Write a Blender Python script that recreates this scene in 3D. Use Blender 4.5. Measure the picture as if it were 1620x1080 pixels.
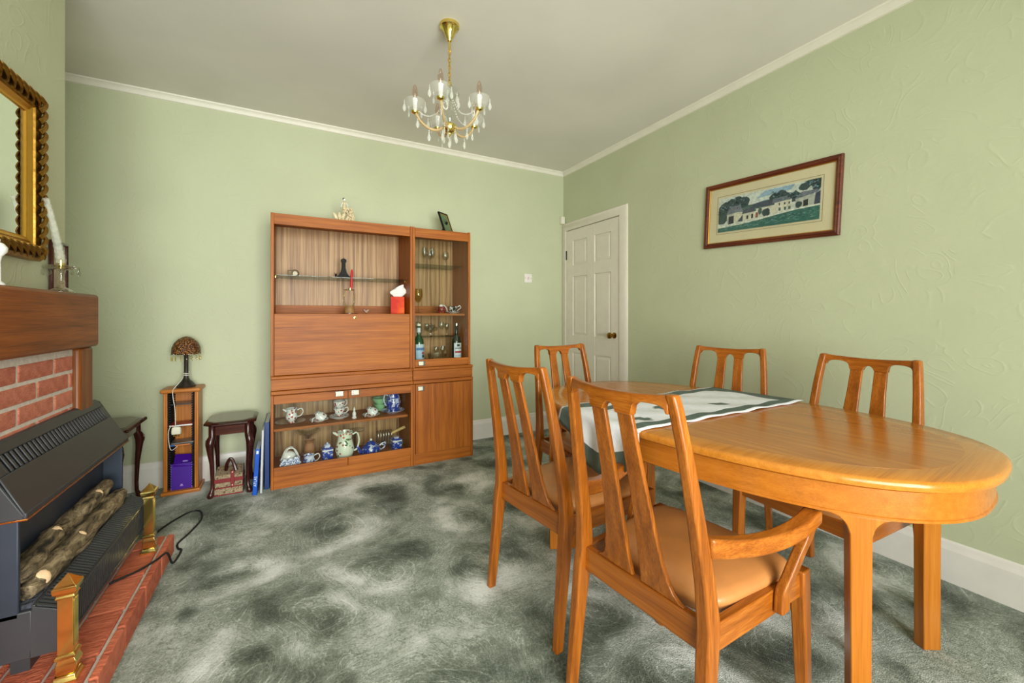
import bpy, bmesh, math, random
from mathutils import Vector, Matrix
random.seed(11)
sc = bpy.context.scene
for o in list(bpy.data.objects): bpy.data.objects.remove(o)
COL = sc.collection
PI = math.pi
# ------------------------------------------------------------------ camera
CAMZ = 1.12; TH = math.atan(352/654.)
cam = bpy.data.cameras.new('camera'); cam.sensor_width = 36; cam.lens = 654/1620*36; cam.shift_y = -41/1620
cam.clip_start = .02
camo = bpy.data.objects.new('camera', cam); COL.objects.link(camo)
camo.location = (0, 0, CAMZ); camo.rotation_euler = (PI/2, 0, -TH); sc.camera = camo
# ------------------------------------------------------------------ world, daylight, exposure
w = bpy.data.worlds.new('world'); sc.world = w; w.use_nodes = True
w.node_tree.nodes['Background'].inputs[0].default_value = (.78, .88, 1, 1)
w.node_tree.nodes['Background'].inputs[1].default_value = 1.5
def area(name, loc, rot, sx, sy, e, col):
    l = bpy.data.lights.new(name, 'AREA'); l.shape = 'RECTANGLE'; l.size = sx; l.size_y = sy; l.energy = e; l.color = col
    o = bpy.data.objects.new(name, l); COL.objects.link(o); o.location = loc; o.rotation_euler = rot; return o
area('window_daylight', (.2, -1.9, 1.25), (PI/2, 0, 0), 2.4, 2.1, 112, (1, .985, .97)).data.spread = math.radians(126)
vs = sc.view_settings; vs.view_transform = 'Standard'; vs.look = 'None'; vs.gamma = 1; vs.use_curve_mapping = False
vs.exposure = 0.43
sc.cycles.transparent_max_bounces = 32
# ------------------------------------------------------------------ helpers
def lin(c):
    return tuple((x/255/12.92 if x/255 <= .04045 else ((x/255+.055)/1.055)**2.4) for x in c)+(1,)
class G:
    """node graph of a material"""
    def __init__(s, name):
        s.m = bpy.data.materials.new(name); s.m.use_nodes = True; s.nt = s.m.node_tree
        s.b = s.nt.nodes['Principled BSDF']; s.out = s.nt.nodes['Material Output']
    def n(s, t, props=None, **kw):
        nd = s.nt.nodes.new(t)
        for k, v in (props or {}).items(): setattr(nd, k, v)
        for k, v in kw.items():
            i = nd.inputs[k.replace('_', ' ')] if not k.startswith('i') or not k[1:].isdigit() else nd.inputs[int(k[1:])]
            if isinstance(v, bpy.types.NodeSocket): s.nt.links.new(v, i)
            else: i.default_value = v
        return nd
    def l(s, a, b): s.nt.links.new(a, b)
    def set(s, **kw):
        for k, v in kw.items():
            i = s.b.inputs[k.replace('_', ' ')]
            if isinstance(v, bpy.types.NodeSocket): s.l(v, i)
            else: i.default_value = v
        return s
    def co(s, scale=(1, 1, 1), rot=(0, 0, 0), loc=(0, 0, 0), kind='Object'):
        t = s.n('ShaderNodeTexCoord'); mp = s.n('ShaderNodeMapping', None, Vector=t.outputs[kind], Scale=scale, Rotation=rot, Location=loc)
        return mp.outputs[0]
    def noise(s, vec, scale=5, detail=3, rough=.5, dist=0):
        return s.n('ShaderNodeTexNoise', None, Vector=vec, Scale=scale, Detail=detail, Roughness=rough, Distortion=dist).outputs[0]
    def ramp(s, fac, stops):
        r = s.n('ShaderNodeValToRGB', None, Fac=fac); e = r.color_ramp.elements
        while len(e) < len(stops): e.new(.5)
        for el, (p, c) in zip(e, stops): el.position = p; el.color = c if len(c) == 4 else tuple(c)+(1,)
        return r.outputs[0]
    def math(s, op, a, b=0., c=0.):
        return s.n('ShaderNodeMath', {'operation': op}, i0=a, i1=b, i2=c).outputs[0]
    def mix(s, fac, a, b, mode='MIX'):
        nd = s.n('ShaderNodeMix', {'data_type': 'RGBA', 'blend_type': mode}, i0=fac, i6=a, i7=b); return nd.outputs[2]
    def bump(s, h, strength=.3, dist=.01):
        s.set(Normal=s.n('ShaderNodeBump', None, Height=h, Strength=strength, Distance=dist).outputs[0]); return s
def plain(name, c, rough=.5, metal=0., var=.12, vscale=12, coat=0., bump=0, bscale=200, bdist=.002, spec=.5):
    g = G(name); col = lin(c)
    f = g.noise(g.co(), vscale, 3)
    dark = tuple(x*(1-var) for x in col[:3])+(1,); lite = tuple(min(1, x*(1+var)) for x in col[:3])+(1,)
    g.set(Base_Color=g.ramp(f, [(.3, dark), (.7, lite)]), Roughness=rough, Metallic=metal, Coat_Weight=coat)
    g.b.inputs['Specular IOR Level'].default_value = spec
    if bump: g.bump(g.noise(g.co(), bscale, 2), bump, bdist)
    return g.m
def wood(name, c_dark, c_mid, c_lite, axis='z', rough=.35, coat=.25, fig=1.0, streak=150, soft=1.):
    g = G(name); lo = 1.6*fig
    sc_ = {'x': (lo, streak*.35, streak*.35), 'y': (streak*.35, lo, streak*.35), 'z': (streak*.35, streak*.35, lo)}[axis]
    sf = {'x': (7, 420, 420), 'y': (420, 7, 420), 'z': (420, 420, 7)}[axis]
    a = g.noise(g.co(sc_), 1., 3, .55, .3); b = g.noise(g.co(sf), 1., 2, .5)
    big = g.noise(g.co(), 2.2, 2)
    f = g.math('ADD', g.math('MULTIPLY', a, .45), g.math('ADD', g.math('MULTIPLY', b, .38), g.math('MULTIPLY', big, .20)))
    g.set(Base_Color=g.ramp(f, [(.52-.16*soft, lin(c_dark)), (.52, lin(c_mid)), (.52+.16*soft, lin(c_lite))]), Roughness=rough, Coat_Weight=coat*.35, Coat_Roughness=.15)
    g.b.inputs['Specular IOR Level'].default_value = .35
    g.bump(b, .05, .001)
    return g.m
def glassy(name, tint=(1, 1, 1), ior=1.5, facing=.12, edge=(1, 1, 1)):
    """thin clear glass: see-through with fresnel reflections and slightly brighter rims"""
    g = G(name); nt = g.nt
    tr = g.n('ShaderNodeBsdfTransparent', None, Color=tuple(tint)+(1,))
    gl = g.n('ShaderNodeBsdfGlossy', None, Color=tuple(edge)+(1,), Roughness=.03)
    lw = g.n('ShaderNodeLayerWeight', None, Blend=.5)
    f = g.math('ADD', .035*(ior-1)/.5, g.math('MULTIPLY', g.math('POWER', lw.outputs[1], 2.5), .3+facing))
    mx = g.n('ShaderNodeMixShader', None, Fac=f); g.l(tr.outputs[0], mx.inputs[1]); g.l(gl.outputs[0], mx.inputs[2])
    g.l(mx.outputs[0], g.out.inputs[0]); return g.m

class MB:
    def __init__(s): s.v = []; s.f = []; s.m = []; s.mi = 0
    def add(s, vs_, fs, M=None):
        o = len(s.v); s.v += [tuple(M @ Vector(v)) if M else tuple(v) for v in vs_]
        s.f += [tuple(i+o for i in f) for f in fs]; s.m += [s.mi]*len(fs); return s
    def box(s, x0, x1, y0, y1, z0, z1, M=None):
        v = [(x, y, z) for z in (z0, z1) for y in (y0, y1) for x in (x0, x1)]
        return s.add(v, [(0, 2, 3, 1), (4, 5, 7, 6), (0, 1, 5, 4), (2, 6, 7, 3), (0, 4, 6, 2), (1, 3, 7, 5)], M)
    def loft(s, secs, cap=True, M=None, closed=True, ring=False):
        n = len(secs[0]); v = [p for q in secs for p in q]; f = []
        k = len(secs)
        for i in range(k if ring else k-1):
            i2 = (i+1) % k
            for j in range(n if closed else n-1):
                j2 = (j+1) % n
                f.append((i*n+j, i*n+j2, i2*n+j2, i2*n+j))
        if cap and not ring: f += [tuple(range(n))[::-1], tuple((k-1)*n+j for j in range(n))]
        return s.add(v, f, M)
    def prism(s, poly, a, b, ax='z', M=None):
        def p3(p, t): return {'z': (p[0], p[1], t), 'y': (p[0], t, p[1]), 'x': (t, p[0], p[1])}[ax]
        return s.loft([[p3(p, a) for p in poly], [p3(p, b) for p in poly]], True, M)
    def post(s, pts, M=None):      # horizontal rectangular sections (x, y, z, wx, wy)
        return s.loft([[(x-a/2, y-b/2, z), (x+a/2, y-b/2, z), (x+a/2, y+b/2, z), (x-a/2, y+b/2, z)] for x, y, z, a, b in pts], True, M)
    def lathe(s, prof, n=20, M=None, sx=1., sy=1.):
        secs = [[(max(r, 1e-4)*math.cos(2*PI*j/n)*sx, max(r, 1e-4)*math.sin(2*PI*j/n)*sy, z) for j in range(n)] for r, z in prof]
        return s.loft(secs, True, M)
    def square(s, prof, M=None):   # stack of squares (half, z)
        return s.loft([[(-r, -r, z), (r, -r, z), (r, r, z), (-r, r, z)] for r, z in prof], True, M)
    def tube(s, pts, r, n=8, M=None, ring=False):
        pts = [Vector(p) for p in pts]; k = len(pts)
        rs = r if isinstance(r, (list, tuple)) else [r]*k
        secs = []; up = None
        for i, p in enumerate(pts):
            a = pts[i-1] if (i or ring) else p; b = pts[(i+1) % k] if (i < k-1 or ring) else p
            t = (b-a).normalized() if (b-a).length > 1e-9 else Vector((0, 0, 1))
            if up is None: up = t.orthogonal().normalized()
            else:
                up = up - t*up.dot(t); up = up.normalized() if up.length > 1e-6 else t.orthogonal().normalized()
            q = t.cross(up)
            secs.append([tuple(p+(up*math.cos(2*PI*j/n)+q*math.sin(2*PI*j/n))*rs[i]) for j in range(n)])
        return s.loft(secs, True, M, True, ring)
    def sph(s, c, r, n=12, m=8, M=None):
        r = r if isinstance(r, (list, tuple)) else (r, r, r)
        secs = []
        for i in range(m+1):
            a = -PI/2+PI*i/m; ca = max(math.cos(a), 1e-3)
            secs.append([(c[0]+r[0]*ca*math.cos(2*PI*j/n), c[1]+r[1]*ca*math.sin(2*PI*j/n), c[2]+r[2]*math.sin(a)) for j in range(n)])
        return s.loft(secs, True, M)
    def mesh(s, name, mats, smooth=True, angle=35):
        me = bpy.data.meshes.new(name); me.from_pydata(s.v, [], s.f)
        bm = bmesh.new(); bm.from_mesh(me); bmesh.ops.recalc_face_normals(bm, faces=bm.faces); bm.to_mesh(me); bm.free()
        for m in (mats if isinstance(mats, (list, tuple)) else [mats]): me.materials.append(m)
        me.polygons.foreach_set('material_index', s.m)
        if smooth:
            me.polygons.foreach_set('use_smooth', [True]*len(me.polygons)); me.set_sharp_from_angle(angle=math.radians(angle))
        me.update(); return me
    def build(s, name, mats, parent=None, bevel=0., smooth=True, angle=35, seg=2):
        return link(name, s.mesh(name, mats, smooth, angle), parent, bevel, seg)
def link(name, me, parent=None, bevel=0., seg=2, loc=None, rot=None):
    o = bpy.data.objects.new(name, me); COL.objects.link(o); o.parent = parent
    if loc: o.location = loc
    if rot: o.rotation_euler = rot
    if bevel:
        b = o.modifiers.new('bevel', 'BEVEL'); b.width = bevel; b.segments = seg; b.limit_method = 'ANGLE'; b.angle_limit = math.radians(40)
    return o
def tag(o, label, cat, group=None):
    o['label'] = label; o['category'] = cat
    if group: o['group'] = group
    return o
def thing(name, label, cat, loc=(0, 0, 0), rotz=0., group=None):
    o = bpy.data.objects.new(name, None); COL.objects.link(o); o.empty_display_size = .05
    o.location = loc; o.rotation_euler = (0, 0, rotz); return tag(o, label, cat, group)
def struct(o): o['kind'] = 'structure'; return o
def dup(root, loc, rotz, label, group=None):
    r = root.copy(); COL.objects.link(r); r.location = loc; r.rotation_euler = (0, 0, rotz); r['label'] = label
    if group: r['group'] = group
    for ch in list(root.children):
        c = ch.copy(); COL.objects.link(c); c.parent = r
        for g_ in ch.children:
            d = g_.copy(); COL.objects.link(d); d.parent = c
    return r
def bez(pts, n=8):     # Catmull-Rom through points
    P = [Vector(p) for p in pts]; P = [P[0]*2-P[1]]+P+[P[-1]*2-P[-2]]; out = []
    for i in range(1, len(P)-2):
        for k in range(n):
            t = k/n; a, b, c, d = P[i-1:i+3]
            out.append(.5*((2*b)+(c-a)*t+(2*a-5*b+4*c-d)*t*t+(3*b-3*c+d-a)*t**3))
    out.append(P[-2]); return [tuple(p) for p in out]
def T(x=0, y=0, z=0, rx=0, ry=0, rz=0, s=1):
    return Matrix.Translation((x, y, z)) @ Matrix.Rotation(rz, 4, 'Z') @ Matrix.Rotation(ry, 4, 'Y') @ Matrix.Rotation(rx, 4, 'X') @ Matrix.Scale(s, 4)
# ------------------------------------------------------------------ materials
def wallpaper(name='wallpaper_green', c=(191, 195, 162)):
    g = G(name); v = g.co()
    wv = g.n('ShaderNodeVectorMath', {'operation': 'ADD'}, i0=v, i1=g.n('ShaderNodeTexNoise', None, Vector=v, Scale=2.5, Detail=1.).outputs[1]).outputs[0]
    vo = g.n('ShaderNodeTexVoronoi', None, Vector=wv, Scale=6.)
    rings = g.math('MULTIPLY', g.math('SINE', g.math('MULTIPLY', vo.outputs[0], 20.)), g.math('GREATER_THAN', g.noise(v, 9, 1), .48))
    h = g.math('ADD', g.math('MULTIPLY', g.math('POWER', g.math('MAXIMUM', rings, 0.), 4.), .8), g.math('MULTIPLY', g.noise(v, 60, 3), .8))
    col = g.ramp(g.noise(v, 2.5, 4), [(.3, lin(tuple(x*.97 for x in c))), (.7, lin(c))])
    g.set(Base_Color=col, Roughness=.62); g.bump(h, .15, .005); return g.m
M_WALL = wallpaper()
M_CEIL = plain('ceiling_paint', (226, 222, 212), .9, var=.06, vscale=1.5, bump=.1, bscale=60)
M_WHITE = plain('white_gloss_paint', (226, 220, 212), .35, var=.03)
M_CORN = plain('cornice_paint', (226, 221, 205), .5, var=.03)
M_DOOR = plain('door_paint', (222, 214, 200), .4, var=.03)
def carpet():
    g = G('carpet_swirl'); v = g.co()
    warp = g.n('ShaderNodeVectorMath', {'operation': 'MULTIPLY_ADD'}, i0=g.n('ShaderNodeTexNoise', None, Vector=v, Scale=1.3, Detail=2.).outputs[1], i1=(.5, .5, 0), i2=v).outputs[0]
    vo = g.n('ShaderNodeTexVoronoi', {'voronoi_dimensions': '2D'}, Vector=warp, Scale=2.15, Randomness=.8)
    d = vo.outputs[0]
    dl = g.n('ShaderNodeSeparateXYZ', None, i0=g.n('ShaderNodeVectorMath', {'operation': 'SUBTRACT'}, i0=warp, i1=vo.outputs[2]).outputs[0])
    phi = g.math('ARCTAN2', dl.outputs[1], dl.outputs[0])
    rnd = g.math('MULTIPLY', g.n('ShaderNodeSeparateColor', None, i0=vo.outputs[1]).outputs[0], 6.2832)
    fall = g.math('MAXIMUM', g.math('SUBTRACT', 1., g.math('DIVIDE', d, .66)), 0.)
    ed = g.n('ShaderNodeTexVoronoi', {'voronoi_dimensions': '2D', 'feature': 'DISTANCE_TO_EDGE'}, Vector=warp, Scale=2.15, Randomness=.8).outputs[0]
    fade = g.n('ShaderNodeMapRange', {'interpolation_type': 'SMOOTHSTEP'}, Value=ed, i1=0., i2=.2, i3=0., i4=1.).outputs[0]
    fall = g.math('MULTIPLY', fall, fade)
    bandr = g.math('MULTIPLY', g.math('MULTIPLY', d, fall), 6.4)
    arm = g.math('MULTIPLY', g.math('SINE', g.math('ADD', g.math('ADD', phi, g.math('MULTIPLY', d, 5.)), rnd)), g.math('MULTIPLY', bandr, .19))
    core = g.math('MULTIPLY', g.math('MULTIPLY', fade, g.math('EXPONENT', g.math('MULTIPLY', g.math('MULTIPLY', d, d), -45.))), .16)
    big = g.noise(v, 3.0, 2, .5); mid = g.noise(v, 11., 4, .7)
    spot = g.math('MAXIMUM', g.math('SUBTRACT', g.noise(v, 4.2, 1), .62), 0.)
    base = g.math('SUBTRACT', g.math('ADD', g.math('ADD', g.math('MULTIPLY', big, .62), g.math('MULTIPLY', mid, .42)), arm), g.math('ADD', core, g.math('MULTIPLY', spot, 1.5)))
    sw = g.n('ShaderNodeVectorRotate', {'rotation_type': 'Z_AXIS'}, Vector=warp, Center=vo.outputs[2], Angle=g.math('MULTIPLY', fall, 3.)).outputs[0]
    line1 = g.math('LESS_THAN', g.math('ABSOLUTE', g.math('SUBTRACT', g.noise(sw, 17., 2, .5), .5)), .016)
    line2 = g.math('LESS_THAN', g.math('ABSOLUTE', g.math('SUBTRACT', g.noise(sw, 30., 2, .5), .48)), .020)
    lsign = g.math('SUBTRACT', 1., g.math('MULTIPLY', g.math('GREATER_THAN', base, .52), 2.))
    lines = g.math('MULTIPLY', g.math('MULTIPLY', g.math('ADD', line1, line2), lsign), .06)
    ringl = g.math('MULTIPLY', g.math('GREATER_THAN', g.math('SINE', g.math('ADD', g.math('MULTIPLY', d, 62.), phi)), .93), g.math('MULTIPLY', g.math('GREATER_THAN', fall, .5), .07))
    fine = g.math('MULTIPLY', g.math('SUBTRACT', g.noise(v, 120, 4, .8), .5), .46)
    f = g.math('ADD', g.math('ADD', base, lines), g.math('ADD', fine, ringl))
    col = g.ramp(f, [(.16, lin((38, 40, 32))), (.34, lin((92, 100, 87))), (.49, lin((138, 146, 133))), (.62, lin((190, 195, 187))), (.78, lin((234, 236, 233)))])
    g.set(Base_Color=col, Roughness=.95, Sheen_Weight=.15)
    g.b.inputs['Specular IOR Level'].default_value = .1
    g.bump(g.math('ADD', g.noise(v, 260, 2), g.math('MULTIPLY', f, .4)), .55, .008); return g.m
M_CARPET = carpet()
TK = ((108, 50, 6), (162, 88, 20), (194, 118, 38))
M_TEAKX = wood('teak_horizontal', *TK, axis='x', rough=.5, coat=0., soft=1.3); M_TEAKZ = wood('teak_vertical', *TK, axis='z', rough=.5, coat=0., soft=1.3); M_TEAKY = wood('teak_depth', *TK, axis='y', rough=.5, coat=0., soft=1.3)
CH = ((98, 48, 8), (152, 82, 20), (190, 116, 40))
M_CHZ = wood('chair_wood_upright', *CH, axis='z', rough=.28, coat=.45, soft=1.35); M_CHX = wood('chair_wood_across', *CH, axis='x', rough=.28, coat=.45, soft=1.35); M_CHY = wood('chair_wood_along', *CH, axis='y', rough=.28, coat=.45, soft=1.35)
TB = ((134, 72, 16), (178, 104, 30), (204, 132, 50))
M_TBY = wood('table_veneer', *TB, axis='y', rough=.2, coat=.6, fig=1.6, soft=1.5); M_TBX = wood('table_band', (150, 86, 22), (190, 118, 38), (210, 140, 56), axis='x', rough=.2, coat=.6, soft=1.8)
M_TBZ = wood('table_leg_wood', *TB, axis='z', rough=.25, coat=.5, soft=1.8)
M_OAK = wood('oak_beam', (84, 38, 8), (132, 66, 18), (160, 90, 34), axis='y', rough=.45, coat=.1, streak=110)
M_OAKZ = wood('oak_post', (80, 40, 10), (124, 66, 20), (160, 92, 36), axis='z', rough=.45, coat=.1, streak=90)
M_PINE = wood('tower_pine', (148, 82, 24), (186, 112, 40), (206, 136, 60), axis='z', rough=.4, coat=.2)
M_PINEX = wood('tower_pine_top', (148, 82, 24), (186, 112, 40), (206, 136, 60), axis='x', rough=.4, coat=.2)
M_MAH = wood('mahogany', (34, 12, 10), (58, 22, 18), (84, 36, 28), axis='z', rough=.22, coat=.6)
M_MAHX = wood('mahogany_top', (44, 20, 14), (70, 34, 26), (96, 52, 40), axis='x', rough=.15, coat=.8)
def zebra():
    g = G('grained_back_panel'); v = g.co((1, 1, 1))
    wv = g.n('ShaderNodeTexWave', {'wave_type': 'BANDS', 'bands_direction': 'X', 'wave_profile': 'SIN'}, Vector=g.co((1, 1, .16)), Scale=9., Distortion=5., Detail=2., Detail_Scale=1.6).outputs[1]
    c = g.noise(g.co((52, 52, .9)), 1, 3, .6); b = g.noise(g.co((190, 190, 2.)), 1, 3)
    f = g.math('ADD', g.math('MULTIPLY', g.math('POWER', wv, 2.), -.09), g.math('ADD', g.math('MULTIPLY', c, .65), g.math('MULTIPLY', b, .45)))
    g.set(Base_Color=g.ramp(f, [(.32, lin((112, 72, 38))), (.48, lin((156, 114, 68))), (.64, lin((190, 150, 100)))]), Roughness=.45); return g.m
M_ZEBRA = zebra()
M_LEATHER = plain('tan_leather', (186, 122, 66), .38, var=.12, vscale=9, coat=.15, bump=.15, bscale=350)
M_DLEATHER = plain('worn_tan_leather', (172, 110, 60), .4, var=.14, vscale=7, coat=.15, bump=.15, bscale=350)
M_BLACK = plain('black_enamel', (50, 51, 54), .42, var=.1)
M_NAVY = plain('blue_black_enamel', (36, 44, 58), .5, var=.15)
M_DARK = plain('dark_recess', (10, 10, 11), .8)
M_COPPER = plain('copper_trim', (206, 132, 62), .25, 1., var=.08)
M_BRASS = plain('polished_brass', (232, 208, 120), .16, 1., var=.06, vscale=30)
M_GOLD = plain('antique_gold', (150, 112, 48), .4, 1., var=.4, vscale=60, bump=.3, bscale=90)
M_GOLDF = plain('gold_slip', (206, 156, 62), .3, .85, var=.06)
M_SILVER = plain('silver_metal', (196, 194, 188), .2, 1., var=.06)
M_CREAM = plain('cream_inlay', (226, 222, 200), .3, var=.03)
M_PORC = plain('white_porcelain', (232, 230, 226), .18, var=.03, coat=.4)
M_MORTAR = plain('mortar', (204, 192, 180), .95, var=.12, vscale=60, bump=.3, bscale=120)
def brick_mat(name, c1, c2):
    g = G(name); oi = g.n('ShaderNodeObjectInfo')
    f = g.math('ADD', g.math('MULTIPLY', g.noise(g.co(), 30, 4), .7), g.math('MULTIPLY', oi.outputs['Random'], .35))
    h = g.noise(g.co((12, 40, 120), (.5, .3, 0)), 1.2, 4, .6, 1.5)
    f2 = g.math('ADD', g.math('MULTIPLY', f, .75), g.math('MULTIPLY', h, .25))
    g.set(Base_Color=g.ramp(f2, [(.3, lin(c1)), (.7, lin(c2))]), Roughness=.75); g.bump(h, .7, .012); return g.m
M_BRICK = brick_mat('red_brick', (176, 90, 66), (226, 140, 112)); M_HBRICK = brick_mat('hearth_brick', (172, 80, 54), (230, 128, 92))
M_GLASS = glassy('clear_glass', (.93, .95, .93), 1.6, .5); M_PANE = glassy('pane_glass', (.95, .97, .95), 1.35, .0)
M_SMOKE = glassy('shelf_glass', (.80, .85, .82), 1.5, .3, (.6, .65, .62))
M_CRYST = glassy('crystal', (.92, .93, .90), 2.2, .65)
M_MIRROR = plain('mirror_silver', (235, 240, 235), .01, 1., var=0.)
def blue_china(name='blue_willow_china', thr=.5, scale=38, blue=(34, 58, 150), white=(214, 218, 236)):
    g = G(name); f = g.noise(g.co(), scale, 4, .6, .8)
    g.set(Base_Color=g.ramp(f, [(thr-.05, lin(white)), (thr+.03, lin(blue))]), Roughness=.18, Coat_Weight=.4); return g.m
M_BLUE = blue_china(thr=.44); M_BLUEW = blue_china('white_and_blue_china', .54, 60)
def floral(name, base=(232, 232, 230)):
    g = G(name); vo = g.n('ShaderNodeTexVoronoi', None, Vector=g.co(), Scale=52.)
    m1 = g.math('LESS_THAN', vo.outputs[0], .38)
    pick = g.ramp(g.n('ShaderNodeSeparateColor', None, i0=vo.outputs[1]).outputs[0], [(.0, lin((150, 40, 50))), (.38, lin((196, 96, 70))), (.5, lin((60, 110, 60))), (.62, lin(base)), (1, lin(base))])
    z = g.n('ShaderNodeSeparateXYZ', None, i0=g.co()).outputs[2]
    g.set(Base_Color=g.mix(m1, lin(base), pick), Roughness=.15, Coat_Weight=.4); return g.m
M_FLORAL = floral('rose_sprig_china'); M_FLORALC = floral('cream_floral_china', (222, 228, 208))
# ------------------------------------------------------------------ room shell
XR, YB, ZC, XL, YF = 2.455, 3.457, 2.57, -1.25, -1.6
XB, YBR0, YBR1 = -.80, .92, 2.33      # chimney breast face and ends
struct(MB().box(XL-.1, XR+.1, YF-.2, YB+.1, -.05, 0).build('floor', M_CARPET, smooth=False))
struct(MB().box(XL-.1, XR+.1, YF-.1, YB+.1, ZC, ZC+.06).build('ceiling', M_CEIL, smooth=False))
struct(MB().box(XL-.1, XR+.1, YB, YB+.1, 0, ZC).build('wall_back', M_WALL, smooth=False))
struct(MB().box(XR, XR+.1, YF-.1, YB, 0, ZC).build('wall_right', M_WALL, smooth=False))
struct(MB().box(XL-.1, XL, YF-.1, YB, 0, ZC).build('wall_left', M_WALL, smooth=False))
struct(MB().box(XL, XB, YBR0, YBR1, 0, ZC).build('wall_chimney_breast', M_WALL, smooth=False))
WX0, WX1, WZ0, WZ1 = -1.05, 1.45, .12, 2.25
mb = MB(); mb.box(XL, WX0, YF-.1, YF, 0, ZC); mb.box(WX1, XR, YF-.1, YF, 0, ZC); mb.box(WX0, WX1, YF-.1, YF, 0, WZ0); mb.box(WX0, WX1, YF-.1, YF, WZ1, ZC)
struct(mb.build('wall_front', M_WALL, smooth=False))
wn = struct(bpy.data.objects.new('window_1', None)); COL.objects.link(wn); wn.location = (0, 0, 0)
mb = MB(); t = .05
mb.box(WX0, WX1, YF-.09, YF-.03, WZ0, WZ0+t); mb.box(WX0, WX1, YF-.09, YF-.03, WZ1-t, WZ1); mb.box(WX0, WX0+t, YF-.09, YF-.03, WZ0, WZ1); mb.box(WX1-t, WX1, YF-.09, YF-.03, WZ0, WZ1)
for k in (1, 2):
    x = WX0+(WX1-WX0)*k/3; mb.box(x-.03, x+.03, YF-.09, YF-.03, WZ0, WZ1)
mb.build('window_frame', M_WHITE, wn, smooth=False)
for k in range(3):
    x = WX0+(WX1-WX0)*k/3; x2 = WX0+(WX1-WX0)*(k+1)/3
    MB().box(x+.03, x2-.03, YF-.065, YF-.06, WZ0+t, WZ1-t).build('pane', M_PANE, wn, smooth=False)
MB().box(WX0-.03, WX1+.03, YF-.03, YF+.08, WZ0-.03, WZ0).build('window_sill', M_WHITE, wn, .004)
def skirting(name, prof_pts):
    struct(prof_pts.build(name, M_WHITE, smooth=False))
SK = [(0, 0), (.016, 0), (.016, .135), (.011, .15), (.008, .165), (0, .172)]
skirting('baseboard_back', MB().prism([(YB-a, z) for a, z in SK], XL, XR, 'x'))
skirting('baseboard_right', MB().prism([(XR-a, z) for a, z in SK], YF, 2.549, 'y'))
skirting('baseboard_left', MB().prism([(XL+a, z) for a, z in SK], YBR1, YB-.016, 'y'))
CN = [(0, 0), (.028, 0), (.026, -.008), (.018, -.014), (.012, -.026), (.008, -.040), (0, -.044)]
struct(MB().prism([(YB-a, ZC+z) for a, z in CN], XL, XR, 'x').build('trim_1', M_CORN))
struct(MB().prism([(XR-a, ZC+z) for a, z in CN], YF, YB-.028, 'y').build('trim_2', M_CORN))
struct(MB().prism([(XL+a, ZC+z) for a, z in CN], YBR1, YB-.028, 'y').build('trim_3', M_CORN))
# door on the right wall
dr = struct(bpy.data.objects.new('door_1', None)); COL.objects.link(dr); dr.location = (XR, 3.009, 0)
D0, D1, DT = -.377, .377, 1.957      # local y along wall
mb = MB(); x0, x1 = -.014, -.001
# slab with six recessed fields: stiles and rails
cols = [(-.272, -.055), (.055, .272)]; rows = [(.22, .76), (.93, 1.50), (1.61, 1.85)]
ys = [D0, -.272, -.055, .055, .272, D1]
mb.box(x0, x1, D0, -.272, .008, DT); mb.box(x0, x1, -.055, .055, .008, DT); mb.box(x0, x1, .272, D1, .008, DT)
zs = [.008, .22, .76, .93, 1.50, 1.61, 1.85, DT]
for a, b in cols:
    for k in (0, 2, 4, 6): mb.box(x0, x1, a, b, zs[k], zs[k+1])
mb.build('door_slab', M_DOOR, dr, .002)
pm = {}
for a, b in cols:
    for c, d in rows:
        m2 = MB(); q = .03
        m2.loft([[(-.004, a, c), (-.004, b, c), (-.004, b, d), (-.004, a, d)], [(-.006, a+.012, c+.012), (-.006, b-.012, c+.012), (-.006, b-.012, d-.012), (-.006, a+.012, d-.012)],
                 [(-.012, a+q, c+q), (-.012, b-q, c+q), (-.012, b-q, d-q), (-.012, a+q, d-q)]])
        m2.build('door_panel', M_DOOR, dr, smooth=False)
mb = MB(); ar = [(0, 0), (-.022, 0), (-.022, .055), (-.016, .07), (-.010, .08), (0, .08)]
mb.loft([[(x, D0-.006-y, 0) for x, y in ar], [(x, D0-.006-y, DT+.006+y) for x, y in ar], [(x, min(D1+.006+y, YB-3.009), DT+.006+y) for x, y in ar], [(x, min(D1+.006+y, YB-3.009), 0) for x, y in ar]])
mb.build('architrave', M_DOOR, dr)
kb = MB(); kb.lathe([(.026, 0), (.026, .004), (.010, .008), (.009, .03), (.020, .038), (.027, .05), (.026, .062), (.016, .07), (0, .072)], 18, T(-.014, -.318, .95, ry=-PI/2))
kb.build('door_knob', plain('aged_brass', (150, 112, 44), .25, 1.), dr)
for z in (.3, 1.72): MB().box(-.019, -.001, D1-.012, D1+.005, z-.045, z+.045).build('hinge', M_BLACK, dr, .002)
# switch plate and alarm sensor on back wall
sw = thing('switch_plate', 'pinkish white square switch plate on back wall left of the door', 'switch', (2.035, YB, 1.481))
MB().box(-.043, .043, -.009, 0, -.043, .043).build('plate', M_WHITE, sw, .003); MB().box(-.008, .008, -.013, -.009, -.013, .013).build('rocker', plain('rocker', (206, 180, 178), .4), sw, .001)
for s in (-1, 1): MB().lathe([(.004, 0), (.004, .002), (0, .002)], 10, T(s*.03, -.009, 0, rx=PI/2)).build('screw', M_SILVER, sw)
al = thing('alarm_sensor', 'small white alarm sensor box in the corner above the door frame', 'sensor', (2.427, YB, 2.05))
MB().box(-.022, .022, -.04, 0, -.008, .068).build('casing', M_CREAM, al, .005); MB().box(-.016, .016, -.044, -.04, .004, .036).build('lens', M_WHITE, al, .002)
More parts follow.
